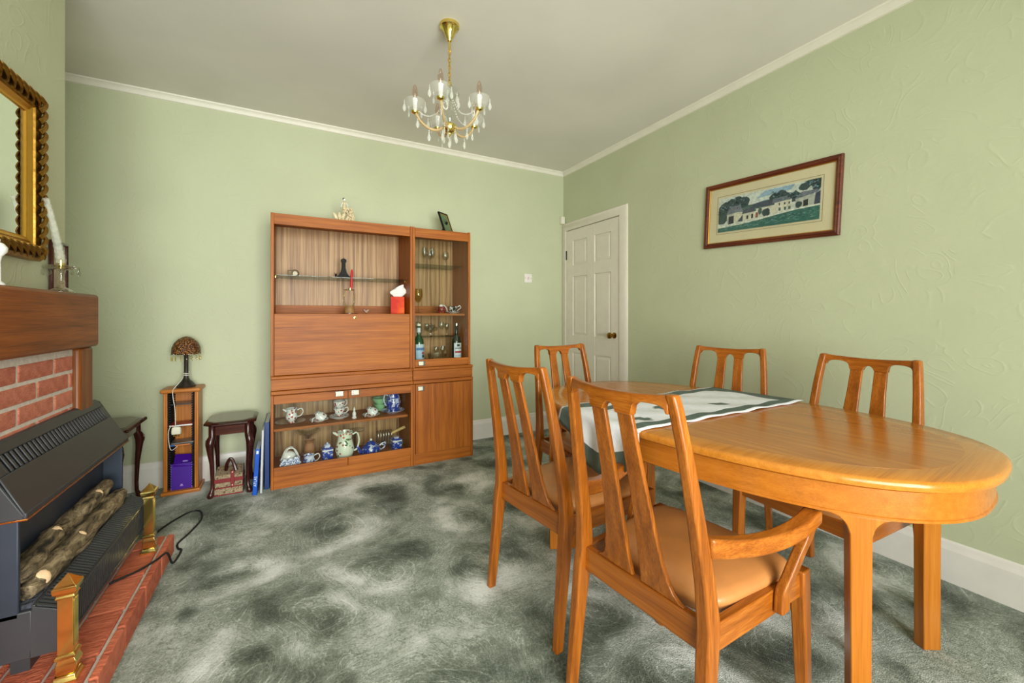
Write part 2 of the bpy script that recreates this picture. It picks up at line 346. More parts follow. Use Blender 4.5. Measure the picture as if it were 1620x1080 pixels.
# ------------------------------------------------------------------ fireplace: brick field, hearth, oak surround
HZ = .0965
fw = struct(MB().box(XB, -.7385, 1.049, 2.211, HZ, .9935).build('wall_fireplace', M_MORTAR, smooth=False))
def brick_mesh(name, lx, ly, lz, m):
    mb = MB(); mb.box(-lx/2, lx/2, -ly/2, ly/2, -lz/2, lz/2); return mb.mesh(name, m, False)
CO = .0655; bl = .225
bm_full = brick_mesh('brick', .016, bl-.013, CO-.012, M_BRICK); halves = {}
def put_brick(parent, m, loc, rr=.004):
    link('brick', m, parent, .004, 2, loc, (random.uniform(-rr, rr), random.uniform(-rr, rr)*3, random.uniform(-rr, rr)))
zi = .906-13*CO
for i in range(14):
    z0 = zi+i*CO; z1 = min(z0+CO, .994)
    if z0 < HZ-.01: continue
    ph = 1.8375 if (13-i) % 2 == 0 else 1.8375+bl/2
    k = -4
    while True:
        a = ph+k*bl; b = a+bl; k += 1
        if a > 2.20: break
        a = max(a, 1.065); b = min(b, 2.211)
        if b-a < .03: continue
        if b-a > bl-.002 and z1-z0 > CO-.002: m = bm_full
        else:
            key = (round(b-a, 3), round(z1-z0, 3))
            m = halves.get(key) or brick_mesh('cut_brick', .016, b-a-.013, z1-z0-.012, M_BRICK); halves[key] = m
        put_brick(fw, m, (-.743, (a+b)/2, (z0+z1)/2))
he = thing('brick_hearth', 'raised red brick hearth slab in front of the electric fire', 'hearth', (-.61, 2.0, 0))
HY0, HY1 = .95, 2.464
MB().box(-.19, .126, HY0-2.0+.004, HY1-2.0-.004, 0, .088).build('mortar_bed', M_MORTAR, he, smooth=False)
def hb(x0, x1, y0, y1, z0, z1):
    o = MB().box(-(x1-x0)/2, (x1-x0)/2, -(y1-y0)/2, (y1-y0)/2, -(z1-z0)/2, (z1-z0)/2).build('brick', M_HBRICK, he, .004, smooth=False)
    o.location = ((x0+x1)/2+.61, (y0+y1)/2-2.0, (z0+z1)/2)
    o.rotation_euler = (random.uniform(-.004, .004), random.uniform(-.006, .006), random.uniform(-.004, .004))
y = HY1; k = 0
while y > HY0:      # front edge course, standing full height
    y2 = max(y-.222, HY0); hb(-.500, -.477, y2+.012, y, .012, HZ); y = y2; k += 1
for r, (xa, xb, off) in enumerate([(-.606, -.510, .11), (-.712, -.616, .0), (-.79, -.722, .11)]):
    y = HY1; first = True
    while y > HY0:
        L = .222 if not (first and off) else off
        y2 = max(y-L, HY0); hb(xa, xb, y2+.012, y, .03, HZ); y = y2; first = False
fs = thing('fireplace_surround', 'dark oak beam mantelpiece with upright posts around the brick fireplace', 'fireplace', (-.75, 1.63, HZ))
mb = MB(); mb.box(-.05+.0, .05, -.71, .71, .994-HZ, 1.206-HZ); mb.build('mantel_beam', M_OAK, fs, .012, seg=3)
for y in (-.645, .645):
    MB().box(-.048, .033, y-.0625, y+.0625, 0, .994-HZ).build('post', M_OAKZ, fs, .012, seg=3)
# ------------------------------------------------------------------ electric fire
ef = thing('electric_fire', 'black log effect electric fire with slotted hood and copper trim on brick hearth', 'fire', (-.65, 2.015, HZ))
def E(x, y, z): return (x+.65, y-2.015, z-HZ)
def ebox(mb, x0, x1, y0, y1, z0, z1): return mb.box(x0+.65, x1+.65, y0-2.015, y1-2.015, z0-HZ, z1-HZ)
Y0, Y1 = 1.612, 2.418
# hood: sloping plate from (-.738,.758) to (-.63,.578) made of strips with real slots
def hp(t): return (-.722+(.092)*t, .758-.176*t)   # t along slope
hood = MB()
def slope(mb, t0, t1, ya, yb, th=.006, e0=0, e1=0):
    (xa, za), (xb_, zb) = hp(t0), hp(t1); nx, nz = .176/.1986*th, .092/.1986*th
    mb.loft([[E(xa, ya+e0, za), E(xa, yb-e0, za), E(xa-nx, yb-e0, za-nz), E(xa-nx, ya+e0, za-nz)], [E(xb_, ya+e1, zb), E(xb_, yb-e1, zb), E(xb_-nx, yb-e1, zb-nz), E(xb_-nx, ya+e1, zb-nz)]])
slope(hood, 0, .15, Y0+.02, Y1-.02, e1=-.004); slope(hood, .42, 1, Y0+.012, Y1-.012, e1=-.012)
ns = 30; ya, yb = Y0+.05, Y1-.05; step = (yb-ya)/ns
slope(hood, .15, .42, Y0+.016, ya); slope(hood, .15, .42, yb, Y1-.016)
for i in range(ns): slope(hood, .15, .42, ya+i*step, ya+i*step+step*.48)
# top strip, lip and end cheeks
hood.prism([(-.735+.65, .7625-HZ), (-.722+.65, .7585-HZ), (-.722+.65, .752-HZ), (-.735+.65, .752-HZ)], Y0+.02-2.015, Y1-.02-2.015, 'y')
ebox(hood, -.638, -.628, Y0, Y1, .566, .584)
for y in (Y0, Y1-.008):
    hood.prism([(-.735+.65, .752-HZ), (-.722+.65, .752-HZ), (-.632+.65, .575-HZ), (-.632+.65, .567-HZ), (-.735+.65, .567-HZ)], y-2.015, y+.008-2.015, 'y')
hood.build('hood', M_BLACK, ef, .0025)
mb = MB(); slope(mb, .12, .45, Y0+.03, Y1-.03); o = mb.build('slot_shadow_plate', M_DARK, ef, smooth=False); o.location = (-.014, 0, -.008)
mb = MB(); ebox(mb, -.6285, -.6255, Y0-.001, Y1+.001, .564, .569); ebox(mb, -.735, -.6255, Y0-.003, Y0, .564, .569); ebox(mb, -.735, -.6255, Y1, Y1+.003, .564, .569)
mb.build('copper_trim', M_COPPER, ef, .0008)
for y, nm in ((Y0+.004, 0), (Y1-.016, 1)):
    mb = MB(); ebox(mb, -.735, -.645, y, y+.012, .30, .567); mb.build('side_panel', M_NAVY, ef, .003)
mb = MB(); ebox(mb, -.715, -.706, Y0+.02, Y1-.02, .315, .70); mb.build('back_panel', M_NAVY, ef, smooth=False)
mb = MB(); ebox(mb, -.715, -.62, Y0+.004, Y1-.004, .185, .315); mb.build('base_box', M_BLACK, ef, .003)
for y in (Y0+.1, Y1-.16): mb = MB(); ebox(mb, -.70, -.66, y, y+.06, HZ, .185); mb.build('foot', M_BLACK, ef, smooth=False)
# basket: end plates, frame and individual bars
for y in (Y0+.004, Y1-.008):
    MB().prism([(-.625+.65, .185-HZ), (-.564+.65, .185-HZ), (-.561+.65, .298-HZ), (-.62+.65, .325-HZ)], y-2.015, y+.004-2.015, 'y').build('basket_end', M_BLACK, ef, .001)
mb = MB()
for (x, z) in ((-.565, .189), (-.562, .297), (-.618, .322)): ebox(mb, x-.004, x+.004, Y0+.006, Y1-.006, z-.005, z+.005)
ebox(mb, -.6, -.563, Y0+.008, Y1-.008, .185, .19); mb.build('basket_frame', M_BLACK, ef, .0015)
nb = 50; bar = MB()
bar.loft([[(x+.65, -.0042, z-HZ), (x+.65, .0042, z-HZ), (x2+.65, .0042, z2-HZ), (x2+.65, -.0042, z2-HZ)] for x, z, x2, z2 in ((-.564, .192, -.572, .192), (-.560, .300, -.568, .292), (-.616, .326, -.616, .317))])
bme = bar.mesh('grille_bar', M_BLACK, False)
for i in range(nb): link('grille_bar', bme, ef, 0, loc=(0, Y0+.016+(Y1-Y0-.032)*i/(nb-1)-2.015, 0))
mb = MB(); ebox(mb, -.612, -.580, Y0+.012, Y1-.012, .195, .290); mb.build('basket_liner', M_DARK, ef, smooth=False)
def bark():
    g = G('charred_log'); n1 = g.noise(g.co((14, 4, 14)), 3, 5, .65, .8)
    g.set(Base_Color=g.ramp(n1, [(.35, lin((34, 30, 24))), (.50, lin((122, 104, 76))), (.7, lin((186, 164, 128)))]), Roughness=.8); g.bump(n1, .9, .02); return g.m
M_LOG = bark(); M_CUT = plain('cut_log_end', (226, 190, 148), .8, var=.15, vscale=40); M_ASH = plain('ash_bed', (62, 64, 74), .9, var=.5, vscale=50, bump=.6, bscale=60, bdist=.02)
lb = MB(); ebox(lb, -.718, -.622, Y0+.018, Y1-.018, .30, .325); lb.build('ember_bed', M_ASH, ef, .004)
def log(name, p, q, r, seed, cut=()):
    rng = random.Random(seed); p, q = Vector(p), Vector(q); n, m = 14, 14
    ax = (q-p).normalized(); u = ax.orthogonal().normalized(); v = ax.cross(u); secs = []
    for i in range(n+1):
        t_ = i/n; c = p.lerp(q, t_); k = 1-.35*(abs(2*t_-1)**8); ph = rng.uniform(-.12, .12)
        secs.append([tuple(c+(u*math.cos(2*PI*j/m)+v*math.sin(2*PI*j/m))*r*k*(1+ph+rng.uniform(-.09, .09))) for j in range(m)])
    o = MB().loft(secs).build(name, M_LOG, ef, angle=60)
    for a in cut:
        c = p.lerp(q, a); d = Vector((.62, -.55, .56)).normalized()
        cm = MB(); cm.sph((0, 0, 0), (r*.62, r*.5, r*.16), 10, 6)
        oc = cm.build('cut_face', M_CUT, o, angle=60); oc.location = c+d*r*.93; oc.rotation_euler = d.to_track_quat('Z', 'X').to_euler()
    return o
log('log', E(-.648, 1.66, .345), E(-.640, 2.36, .355), .034, 1, (.08, .42))
log('log', E(-.698, 1.68, .372), E(-.690, 2.36, .392), .036, 2, (.30,))
log('log', E(-.675, 2.05, .405), E(-.668, 2.33, .418), .026, 3, (.55,))
log('log', E(-.665, 1.66, .39), E(-.685, 1.93, .405), .028, 4, (.9,))
cord = bez([E(-.60, 2.10, .105), E(-.53, 2.16, .103), E(-.487, 2.22, .103), E(-.470, 2.30, .085), E(-.462, 2.36, .008), E(-.452, 2.47, .006), E(-.47, 2.50, .006), E(-.48, 2.56, .006), E(-.45, 2.66, .006), E(-.425, 2.80, .006), E(-.45, 2.92, .006), E(-.50, 2.93, .006), E(-.56, 2.84, .006), E(-.60, 2.74, .006), E(-.62, 2.62, .006), E(-.72, 2.58, .006), E(-.82, 2.6, .006)], 10)
MB().tube(cord, .0045, 8).build('power_cord', plain('black_rubber', (22, 22, 24), .5), ef)
# brass andirons standing on the hearth
def andiron(label, loc):
    a = thing('brass_andiron', label, 'andiron', loc, 0, 'brass andirons in front of the fire'); a.scale = (.74, .74, 1)
    b = MB(); b.square([(.036, 0), (.036, .008), (.031, .014), (.029, .022)]); b.loft([[(-.024, -.024, .022), (.024, -.024, .022), (.024, .024, .022), (-.024, .024, .022)], [(-.026, -.026, .034), (.032, -.026, .034), (.032, .026, .034), (-.026, .026, .034)], [(-.026, -.026, .05), (.034, -.026, .05), (.034, .026, .05), (-.026, .026, .05)], [(-.022, -.022, .068), (.024, -.022, .068), (.024, .022, .068), (-.022, .022, .068)]])
    b.square([(.029, .066), (.029, .074), (.024, .08)]); b.build('scroll_foot', M_BRASS, a, .002)
    MB().square([(.022, .078), (.022, .236)]).build('column', M_BRASS, a, .001)
    fl = MB()
    for y in (-.014, -.005, .005, .014): fl.box(.022, .0245, y-.003, y+.003, .095, .225)
    fl.build('fluted_face', M_BRASS, a, .001)
    MB().square([(.024, .234), (.027, .238), (.024, .244), (.032, .252), (.034, .262), (.034, .268), (.027, .272), (.0, .298)]).build('pyramid_cap', M_BRASS, a, .0008, smooth=False)
    return a
andiron('near polished brass andiron with pyramid cap at camera end of the fire', (-.551, 1.622, HZ))
andiron('far polished brass andiron with pyramid cap beside the hearth end', (-.535, 2.325, HZ))
# ------------------------------------------------------------------ mirror
mi = thing('gilt_mirror', 'large mirror in an ornate carved gold frame above the mantelpiece', 'mirror', (XB, 1.64, 1.60))
W2, H2 = .448, .288
def ring(mb, prof, w, h):   # picture frame sweep: prof (inset, depth), mitred corners, in yz plane
    secs = []
    for sy, sz in ((-1, -1), (1, -1), (1, 1), (-1, 1)): secs.append([(d, sy*(w-i), sz*(h-i)) for i, d in prof])
    return mb.loft(secs, ring=True)
mb = MB(); ring(mb, [(0, 0), (0, .022), (.012, .030), (.030, .034), (.048, .028), (.052, .020), (.052, 0)], W2, H2); mb.build('outer_frame', M_GOLD, mi, .001)
mb = MB(); ring(mb, [(.051, 0), (.051, .022), (.059, .018), (.061, .020), (.070, .014), (.073, .014), (.078, .008), (.078, 0)], W2, H2); mb.build('inner_slip', M_GOLDF, mi)
lf = MB()
for q in range(4): lf.tube(bez([(.004, -.020+.006*q, -.022-.002*q), (.012, -.008+.006*q, -.004), (.010, .004+.005*q, .014), (.002, .010+.004*q, .020)], 4), [.0022+.0014*math.sin(PI*k/12) for k in range(13)], 6)
lf.sph((.006, .014, .016), (.007, .007, .008), 8, 6)
lm = lf.mesh('carved_leaf', M_GOLD)
nz = 15
for i in range(nz):
    for s in (-1, 1): link('carved_leaf', lm, mi, loc=(.030, s*(W2-.026), -H2+.03+(2*H2-.06)*i/(nz-1)), rot=(0, 0, 0))
for i in range(24):
    for s in (-1, 1): link('carved_leaf', lm, mi, loc=(.030, -W2+.03+(2*W2-.06)*i/23, s*(H2-.026)), rot=(PI/2, 0, 0))
MB().box(.002, .009, -W2+.07, W2-.07, -H2+.07, H2-.07).build('mirror_glass', M_MIRROR, mi, smooth=False)
# ------------------------------------------------------------------ mantel ornaments
ca = thing('crystal_candlestick', 'cut glass candlestick with hanging drops and bent clear candle on the mantel end', 'candlestick', (-.752, 2.16, 1.206))
MB().lathe([(.036, 0), (.036, .004), (.026, .012), (.012, .020), (.008, .03), (.011, .038), (.007, .045), (.010, .07), (.012, .082), (.014, .086), (0, .086)], 18).build('glass_stem', M_CRYST, ca)
MB().lathe([(.012, .084), (.036, .088), (.049, .098), (.045, .1), (.014, .092), (0, .092)], 20).build('drip_dish', M_CRYST, ca)
MB().lathe([(.012, .09), (.012, .12), (.015, .123), (.010, .123), (0, .118)], 14).build('brass_socket', M_BRASS, ca)
M_WAX = plain('clear_wax', (214, 216, 200), .15, var=.2, vscale=60, coat=.5); M_WAX.node_tree.nodes['Principled BSDF'].inputs['Alpha'].default_value = .42
cp = bez([(0, 0, .112), (0, -.018, .16), (0, -.048, .22), (0, -.080, .28), (0, -.108, .325)], 6)
MB().tube(cp, [.0135-.006*i/(len(cp)-1)+.0016*(i % 2) for i in range(len(cp))], 10).build('bent_candle', M_WAX, ca)
dm = MB(); dm.loft([[(r*math.cos(2*PI*j/6), r*math.sin(2*PI*j/6), z) for j in range(6)] for r, z in ((.001, 0), (.004, -.006), (.002, -.011), (.006, -.022), (.0045, -.030), (.001, -.034))])
drop = dm.mesh('crystal_drop', M_CRYST, False)
for j in range(10): link('crystal_drop', drop, ca, loc=(.048*math.cos(j*PI/5), .048*math.sin(j*PI/5), .097))
pf = thing('small_photo_frame', 'small dark wooden photo frame standing behind the crystal candlestick', 'photo frame', (-.797, 2.258, 1.206), .0)
pr = MB(); ring(pr, [(0, 0), (0, .010), (.008, .012), (.012, .008), (.012, 0)], .066, .10)
o = pr.build('frame', M_MAH, pf, .001); o.location = (0, 0, .101)
o2 = MB().box(.001, .004, -.056, .056, -.09, .09).build('photograph', plain('old_photo', (176, 160, 132), .5, var=.3, vscale=18), pf); o2.location = (0, 0, .101)
or_ = thing('china_ornament', 'white china ornament on the mantel at the left picture edge', 'ornament', (-.742, 1.752, 1.206))
MB().lathe([(.016, 0), (.016, .006), (.008, .014), (.007, .07), (.010, .085), (.020, .098), (.021, .11), (.014, .122), (.006, .126), (0, .126)], 18).build('figure', M_PORC, or_)
MB().sph((0, 0, .131), .007).build('finial', M_PORC, or_)
# ------------------------------------------------------------------ wall unit: four stacked cabinets
CY0, CY1 = 3.06, 3.452; UY = 3.075
def handle(parent, x, z, y, left_dark=True):
    h = MB().box(x-.026, x+.026, y-.012, y-.001, z-.018, z+.018).build('handle', M_SILVER, parent, .002)
    a = .006 if left_dark else -.006
    MB().box(x-.017+a, x+.017+a, y-.0145, y-.012, z-.014, z+.014).build('handle_inlay', M_CREAM, h, .001)
    return h
def lbase(X0, X1, name, label, cat):
    t = thing(name, label, cat, ((X0+X1)/2, (CY0+CY1)/2, 0)); ox, oy = t.location[0], t.location[1]
    def B(nm, x0, x1, y0, y1, z0, z1, m, bev=.0015, par=None): return MB().box(x0-ox, x1-ox, y0-oy, y1-oy, z0, z1).build(nm, m, par or t, bev)
    for x in (X0, X1-.016): B('side_panel', x, x+.016, CY0, CY1, 0, .605, M_TEAKZ)
    B('plinth', X0+.016, X1-.016, CY0+.004, CY0+.02, 0, .083, M_TEAKX); B('bottom_board', X0+.016, X1-.016, CY0+.02, CY1-.012, .083, .10, M_TEAKX)
    B('back_panel', X0+.016, X1-.016, CY1-.012, CY1, .1, .605, M_ZEBRA); B('top_ledge', X0, X1, CY0-.004, CY1, .607, .633, M_TEAKX, .005)
    B('drawer_front', X0+.002, X1-.002, CY0+.006, CY0+.02, .635, .706, M_TEAKX, .002); B('carcass', X0+.004, X1-.004, CY0+.02, CY1, .633, .706, M_TEAKX); B('upper_ledge', X0, X1, CY0-.002, CY1, .707, .728, M_TEAKX, .005)
    return t, B, ox, oy
XS = .810
t, B, ox, oy = lbase(-.107, XS, 'glazed_base_cabinet', 'teak base cabinet with two glass doors full of china, left of the wall unit', 'cabinet')
B('shelf', -.091, XS-.03, 3.10, CY1-.012, .362, .380, M_TEAKX)
for a, b in ((-.090, .3555), (.3585, XS-.016)):
    d = B('glass_door', a, b, CY0-.001, CY0+.003, .139, .551, M_PANE, 0)
    B('top_rail', a, b, CY0-.006, CY0+.010, .549, .604, M_TEAKX, .002, d); B('bottom_rail', a, b, CY0-.006, CY0+.010, .086, .141, M_TEAKX, .002, d)
    handle(d, (.300 if a < 0 else .402)-ox, .586, CY0-.006-oy, a > 0)
t, B, ox, oy = lbase(XS+.001, 1.292, 'base_cupboard', 'narrow teak cupboard with one plain door at lower right of wall unit', 'cabinet')
d = B('cupboard_door', XS+.019, 1.274, CY0-.006, CY0+.010, .086, .604, M_TEAKZ, .002); handle(d, .868-ox, .575, CY0-.006-oy, False)
# upper left: drop-front bureau with open display
t = thing('bureau_cabinet', 'tall teak display unit with plain drop flap and open shelf, upper left of wall unit', 'cabinet', (.35, 3.26, .728))
def B(nm, x0, x1, y0, y1, z0, z1, m, bev=.0015, par=None): return MB().box(x0-.35, x1-.35, y0-3.26, y1-3.26, z0-.728, z1-.728).build(nm, m, par or t, bev)
for x in (-.107, XS-.018): B('side_panel', x, x+.018, UY, CY1, .728, 1.785, M_TEAKZ)
B('top_board', -.089, XS-.018, UY+.016, CY1, 1.765, 1.783, M_TEAKX); B('top_rail', -.089, XS-.018, UY+.002, UY+.016, 1.712, 1.783, M_TEAKX, .002)
B('back_panel', -.089, XS-.018, CY1-.012, CY1, .73, 1.765, M_ZEBRA); B('bureau_top', -.089, XS-.018, UY+.018, CY1-.012, 1.115, 1.133, M_TEAKX); B('back_rail', -.089, XS-.018, CY1-.03, CY1-.012, 1.133, 1.195, M_TEAKX)
fl = B('drop_flap', -.087, XS-.020, UY, UY+.018, .731, 1.132, M_TEAKX, .002)
MB().lathe([(.010, 0), (.010, .003), (.006, .004), (0, .004)], 16, T(.405-.35, UY-3.26, 1.105-.728, rx=PI/2)).build('lock', M_BRASS, fl)
MB().box(-.003, .003, -.0045, -.004, -.006, .003, T(.405-.35, UY-3.26, 1.105-.728)).build('keyhole', M_DARK, fl)
B('bottom_board', -.089, XS-.018, UY+.018, CY1-.012, .728, .745, M_TEAKX); B('glass_shelf', -.086, XS-.022, 3.14, CY1-.014, 1.386, 1.392, M_SMOKE, .001)
for x in (-.083, XS-.026): MB().lathe([(.004, 0), (.004, .01), (0, .01)], 10, T(x-.35, 3.2-3.26, 1.375-.728)).build('shelf_peg', M_BRASS, t)
# upper right: glazed cabinet
t = thing('glazed_drinks_cabinet', 'narrow teak cabinet with glass door holding drinks glasses, upper right of wall unit', 'cabinet', (1.045, 3.26, .728))
def B(nm, x0, x1, y0, y1, z0, z1, m, bev=.0015, par=None): return MB().box(x0-1.045, x1-1.045, y0-3.26, y1-3.26, z0-.728, z1-.728).build(nm, m, par or t, bev)
XE = 1.277
for x in (XS+.001, XE-.018): B('side_panel', x, x+.018, UY, CY1, .728, 1.785, M_TEAKZ)
B('top_board', XS+.019, XE-.018, UY+.016, CY1, 1.765, 1.783, M_TEAKX); B('back_panel', XS+.019, XE-.018, CY1-.012, CY1, .73, 1.765, M_ZEBRA); B('bottom_board', XS+.019, XE-.018, UY+.018, CY1-.012, .728, .752, M_TEAKX)
B('wood_shelf', XS+.019, XE-.03, 3.12, CY1-.012, 1.120, 1.138, M_TEAKX); B('shelf_back_rail', XS+.019, XE-.018, CY1-.03, CY1-.012, 1.138, 1.20, M_TEAKX)
B('glass_shelf', XS+.022, XE-.03, 3.16, CY1-.014, 1.515, 1.521, M_SMOKE, .001); B('glass_shelf', XS+.022, XE-.022, 3.28, CY1-.014, .943, .949, M_SMOKE, .001)
d = B('glass_door', XS+.021, XE-.020, UY+.003, UY+.007, .786, 1.712, M_PANE, 0)
B('top_rail', XS+.020, XE-.019, UY-.002, UY+.014, 1.710, 1.775, M_TEAKX, .002, d); B('bottom_rail', XS+.020, XE-.019, UY-.002, UY+.014, .731, .788, M_TEAKX, .002, d)
handle(d, .878-1.045, .760-.728, UY-.002-3.26, False)
# ------------------------------------------------------------------ china and ornaments
M_GILT = plain('gilt_edge', (214, 176, 90), .25, 1.)
def handle_loop(mb, r, z0, z1, out, rad=.0035, ang=0., n=8):
    p = bez([(r, 0, z1), (r+out*.7, 0, z1+.008), (r+out, 0, (z0+z1)/2+.008), (r+out*.6, 0, z0+.006), (r*.95, 0, z0)], n)
    return mb.tube(p, rad, 8, T(rz=ang))
def vessel(name, label, cat, loc, prof, mat, rot=0., group=None, parts=(), body='body', n=26):
    t = thing(name, label, cat, loc, rot, group); MB().lathe(prof, n).build(body, mat, t, angle=50)
    for nm, mb, m in parts: mb.build(nm, m, t, angle=50)
    return t
def plate(name, label, loc, r, mat, h=.016, group=None):
    t = tag(MB().lathe([(r*.5, 0), (r*.52, .002), (r*.8, h*.55), (r, h), (r*.985, h+.0015), (r*.78, h*.55+.003), (r*.45, .0045), (0, .004)], 28).build(name, mat), label, 'plate', group); t.location = loc; return t
SZ = .380; BZ = .10
plate('glass_plate', 'clear glass plate under the rose pattern cream jug', (.005, 3.24, SZ), .095, M_GLASS, .012)
h = MB(); handle_loop(h, .036, .04, .086, .035)
sp = MB(); sp.loft([[(-.030, -.014, .078), (-.030, .014, .078), (-.032, .010, .094), (-.032, -.010, .094)], [(-.052, -.005, .094), (-.052, .005, .094), (-.053, .004, .102), (-.053, -.004, .102)]])
vessel('cream_jug', 'white rose pattern cream jug with tall handle, leftmost on cabinet shelf', 'jug', (.012, 3.215, SZ+.004), [(.02, 0), (.024, .004), (.016, .012), (.034, .03), (.038, .045), (.033, .062), (.030, .078), (.038, .098), (.036, .1), (.029, .08), (.0, .06)], M_FLORAL, 0, None, [('handle', h, M_PORC), ('spout', sp, M_PORC)])
CUP = [(.018, 0), (.020, .004), (.014, .009), (.030, .022), (.036, .04), (.040, .06), (.038, .06), (.033, .04), (.0, .02)]
def cup_on(label, x, y, z, mat, tilt, rz=0., saucer=None, group=None):
    if saucer: plate('saucer', saucer, (x, y, z), .062, mat, .014, 'saucers in the base cabinet'); z += .006
    t = thing('teacup', label, 'cup', (x, y, z), rz, group)
    b = MB(); M = T(0, 0, .032, rx=0, ry=tilt) @ T(0, 0, -.030); b.lathe(CUP, 24, M); b.build('bowl', mat, t, angle=50)
    h = MB(); p = bez([(.036, 0, .05), (.058, 0, .056), (.062, 0, .034), (.045, 0, .018), (.030, 0, .02)], 8); h.tube(p, .003, 8, M); h.build('handle', M_PORC, t); return t
cup_on('rose pattern teacup lying on its saucer beside the cream jug', .184, 3.20, SZ, M_FLORAL, 2.5, .3, 'white rose pattern saucer under the tipped teacup beside the cream jug')
plate('saucer', 'lower saucer of the stack holding two cups near the door split', (.316, 3.215, SZ), .066, M_FLORAL, .014, 'saucers in the base cabinet')
plate('saucer', 'upper saucer of the stack holding two cups near the door split', (.316, 3.215, SZ+.007), .066, M_FLORAL, .014, 'saucers in the base cabinet')
cup_on('lower teacup of the stacked pair near the door split', .316, 3.215, SZ+.014, M_FLORAL, 0, .2)
cup_on('upper teacup of the stacked pair near the door split', .316, 3.215, SZ+.064, M_FLORAL, 0, .5)
fg = thing('small_figurine', 'small white china figurine between the stacked cups and tipped cup', 'figurine', (.412, 3.17, SZ))
MB().lathe([(.016, 0), (.017, .008), (.010, .014), (.014, .024), (.012, .04), (.006, .05), (0, .052)], 14).build('robe', M_PORC, fg); MB().sph((0, 0, .058), .0085).build('head', M_PORC, fg); MB().lathe([(.0085, .06), (.006, .07), (0, .082)], 10).build('pointed_hat', M_PORC, fg)
cup_on('rose pattern teacup tipped on saucer below the green bowl', .530, 3.18, SZ, M_FLORAL, 2.4, .2, 'white saucer under the tipped teacup below the green bowl')
M_GREENG = plain('pale_green_glaze', (150, 204, 150), .25, var=.06, coat=.3)
for k, (z, r, lb) in enumerate(((0, .05, 'lower'), (.045, .062, 'upper'))):
    vessel('green_bowl', f'{lb} pale green bowl of the pair behind the tipped teacup', 'bowl', (.625, 3.34, SZ+z), [(r*.45, 0), (r*.5, .006), (r*.9, .035), (r, .052), (r*.96, .052), (r*.85, .034), (0, .01)], M_GREENG, 0, 'green bowls on the cabinet shelf')
plate('willow_plate', 'gilt edged dish beneath the big blue jug', (.695, 3.22, SZ), .088, M_BLUEW, .02)
h = MB(); handle_loop(h, .040, .05, .125, .03, .0055, PI)
vessel('blue_jug', 'tall blue and white patterned jug at right end of cabinet shelf', 'jug', (.70, 3.22, SZ+.006), [(.034, 0), (.044, .006), (.040, .02), (.052, .05), (.055, .075), (.048, .105), (.040, .125), (.043, .15), (.040, .15), (.036, .12), (0, .06)], M_BLUE, 0, None, [('handle', h, M_BLUEW)])
# bottom of the base cabinet
bk = thing('lattice_basket', 'white and blue china lattice basket with arched handle at bottom left', 'basket', (.005, 3.17, BZ))
MB().lathe([(.036, 0), (.05, .012), (.062, .034), (.058, .05), (.064, .056), (.06, .056), (.05, .036), (0, .01)], 24).build('bowl', M_BLUEW, bk, angle=50)
for s in (-1, 1):
    hd = MB(); hd.tube(bez([(-.055*s, .0, .05), (-.03*s, .005*s, .11), (.0, .012*s, .128), (.02*s, .014*s, .115), (.045*s, .01*s, .06)], 8), .004, 8); hd.build('arched_handle', M_PORC, bk)
fm = MB(); fm.sph((0, 0, 0), (.014, .006, .014), 10, 6)
for a in range(6): fm.sph((.012*math.cos(a*PI/3), -.003, .012*math.sin(a*PI/3)), (.008, .005, .008), 8, 5)
fm = fm.mesh('applied_flower', M_BLUEW)
for x, z in ((-.045, .03), (-.015, .03), (.02, .03), (.045, .035), (-.03, .055), (.005, .058), (.035, .06)):
    link('applied_flower', fm, bk, loc=(x, -math.sqrt(max(.062**2-x*x, .0001))-.002, z))
MB().sph((-.01, .01, .065), (.045, .04, .04)).build('china_lid', M_PORC, bk)
vessel('clay_vase', 'small brown clay vase behind the blue cream jug', 'vase', (.127, 3.30, BZ), [(.022, 0), (.03, .02), (.036, .06), (.032, .095), (.024, .11), (.034, .128), (.032, .128), (.02, .108), (0, .09)], plain('brown_clay', (168, 116, 76), .7, var=.15))
vessel('glass_comport', 'shallow clear glass bowl on foot behind the clay vase', 'bowl', (.12, 3.375, BZ), [(.045, 0), (.045, .006), (.010, .016), (.009, .12), (.03, .135), (.085, .175), (.083, .178), (.03, .142), (0, .138)], M_GLASS)
h = MB(); handle_loop(h, .032, .02, .06, .034)
vessel('blue_cream_jug', 'small white and blue cream jug in front of the clay vase', 'jug', (.118, 3.15, BZ), [(.024, 0), (.034, .012), (.038, .03), (.032, .05), (.034, .068), (.032, .068), (.028, .05), (0, .02)], M_BLUEW, 0, None, [('handle', h, M_PORC)])
def caddy(label, x, y, extra):
    t = thing('tea_caddy', label, 'caddy', (x, y, BZ), .1, 'blue square tea caddies')
    b = MB(); b.square([(.034, 0), (.034, .09), (.031, .098)]); b.build('body', M_BLUE, t, .004)
    bands = MB(); bands.square([(.0348, .078), (.0348, .086)]); bands.square([(.0348, .004), (.0348, .010)]); bands.build('white_band', M_PORC, t)
    MB().lathe([(.022, .096), (.024, .105), (.018, .118), (.006, .124), (.008, .130), (0, .134)] if not extra else [(.022, .096), (.022, .108), (.0, .108)], 18).build('lid', M_BLUEW, t)
    return t
caddy('square blue pagoda tea caddy with domed lid left of the cream pitcher', .232, 3.17, False)
caddy('square blue pagoda tea caddy with flat lid at bottom right corner', .708, 3.16, True)
h = MB(); handle_loop(h, .052, .05, .165, .045, .0065)
sp = MB(); sp.loft([[(-.046, -.022, .165), (-.046, .022, .165), (-.05, .018, .194), (-.05, -.018, .194)], [(-.078, -.006, .188), (-.078, .006, .188), (-.08, .006, .2), (-.08, -.006, .2)]])
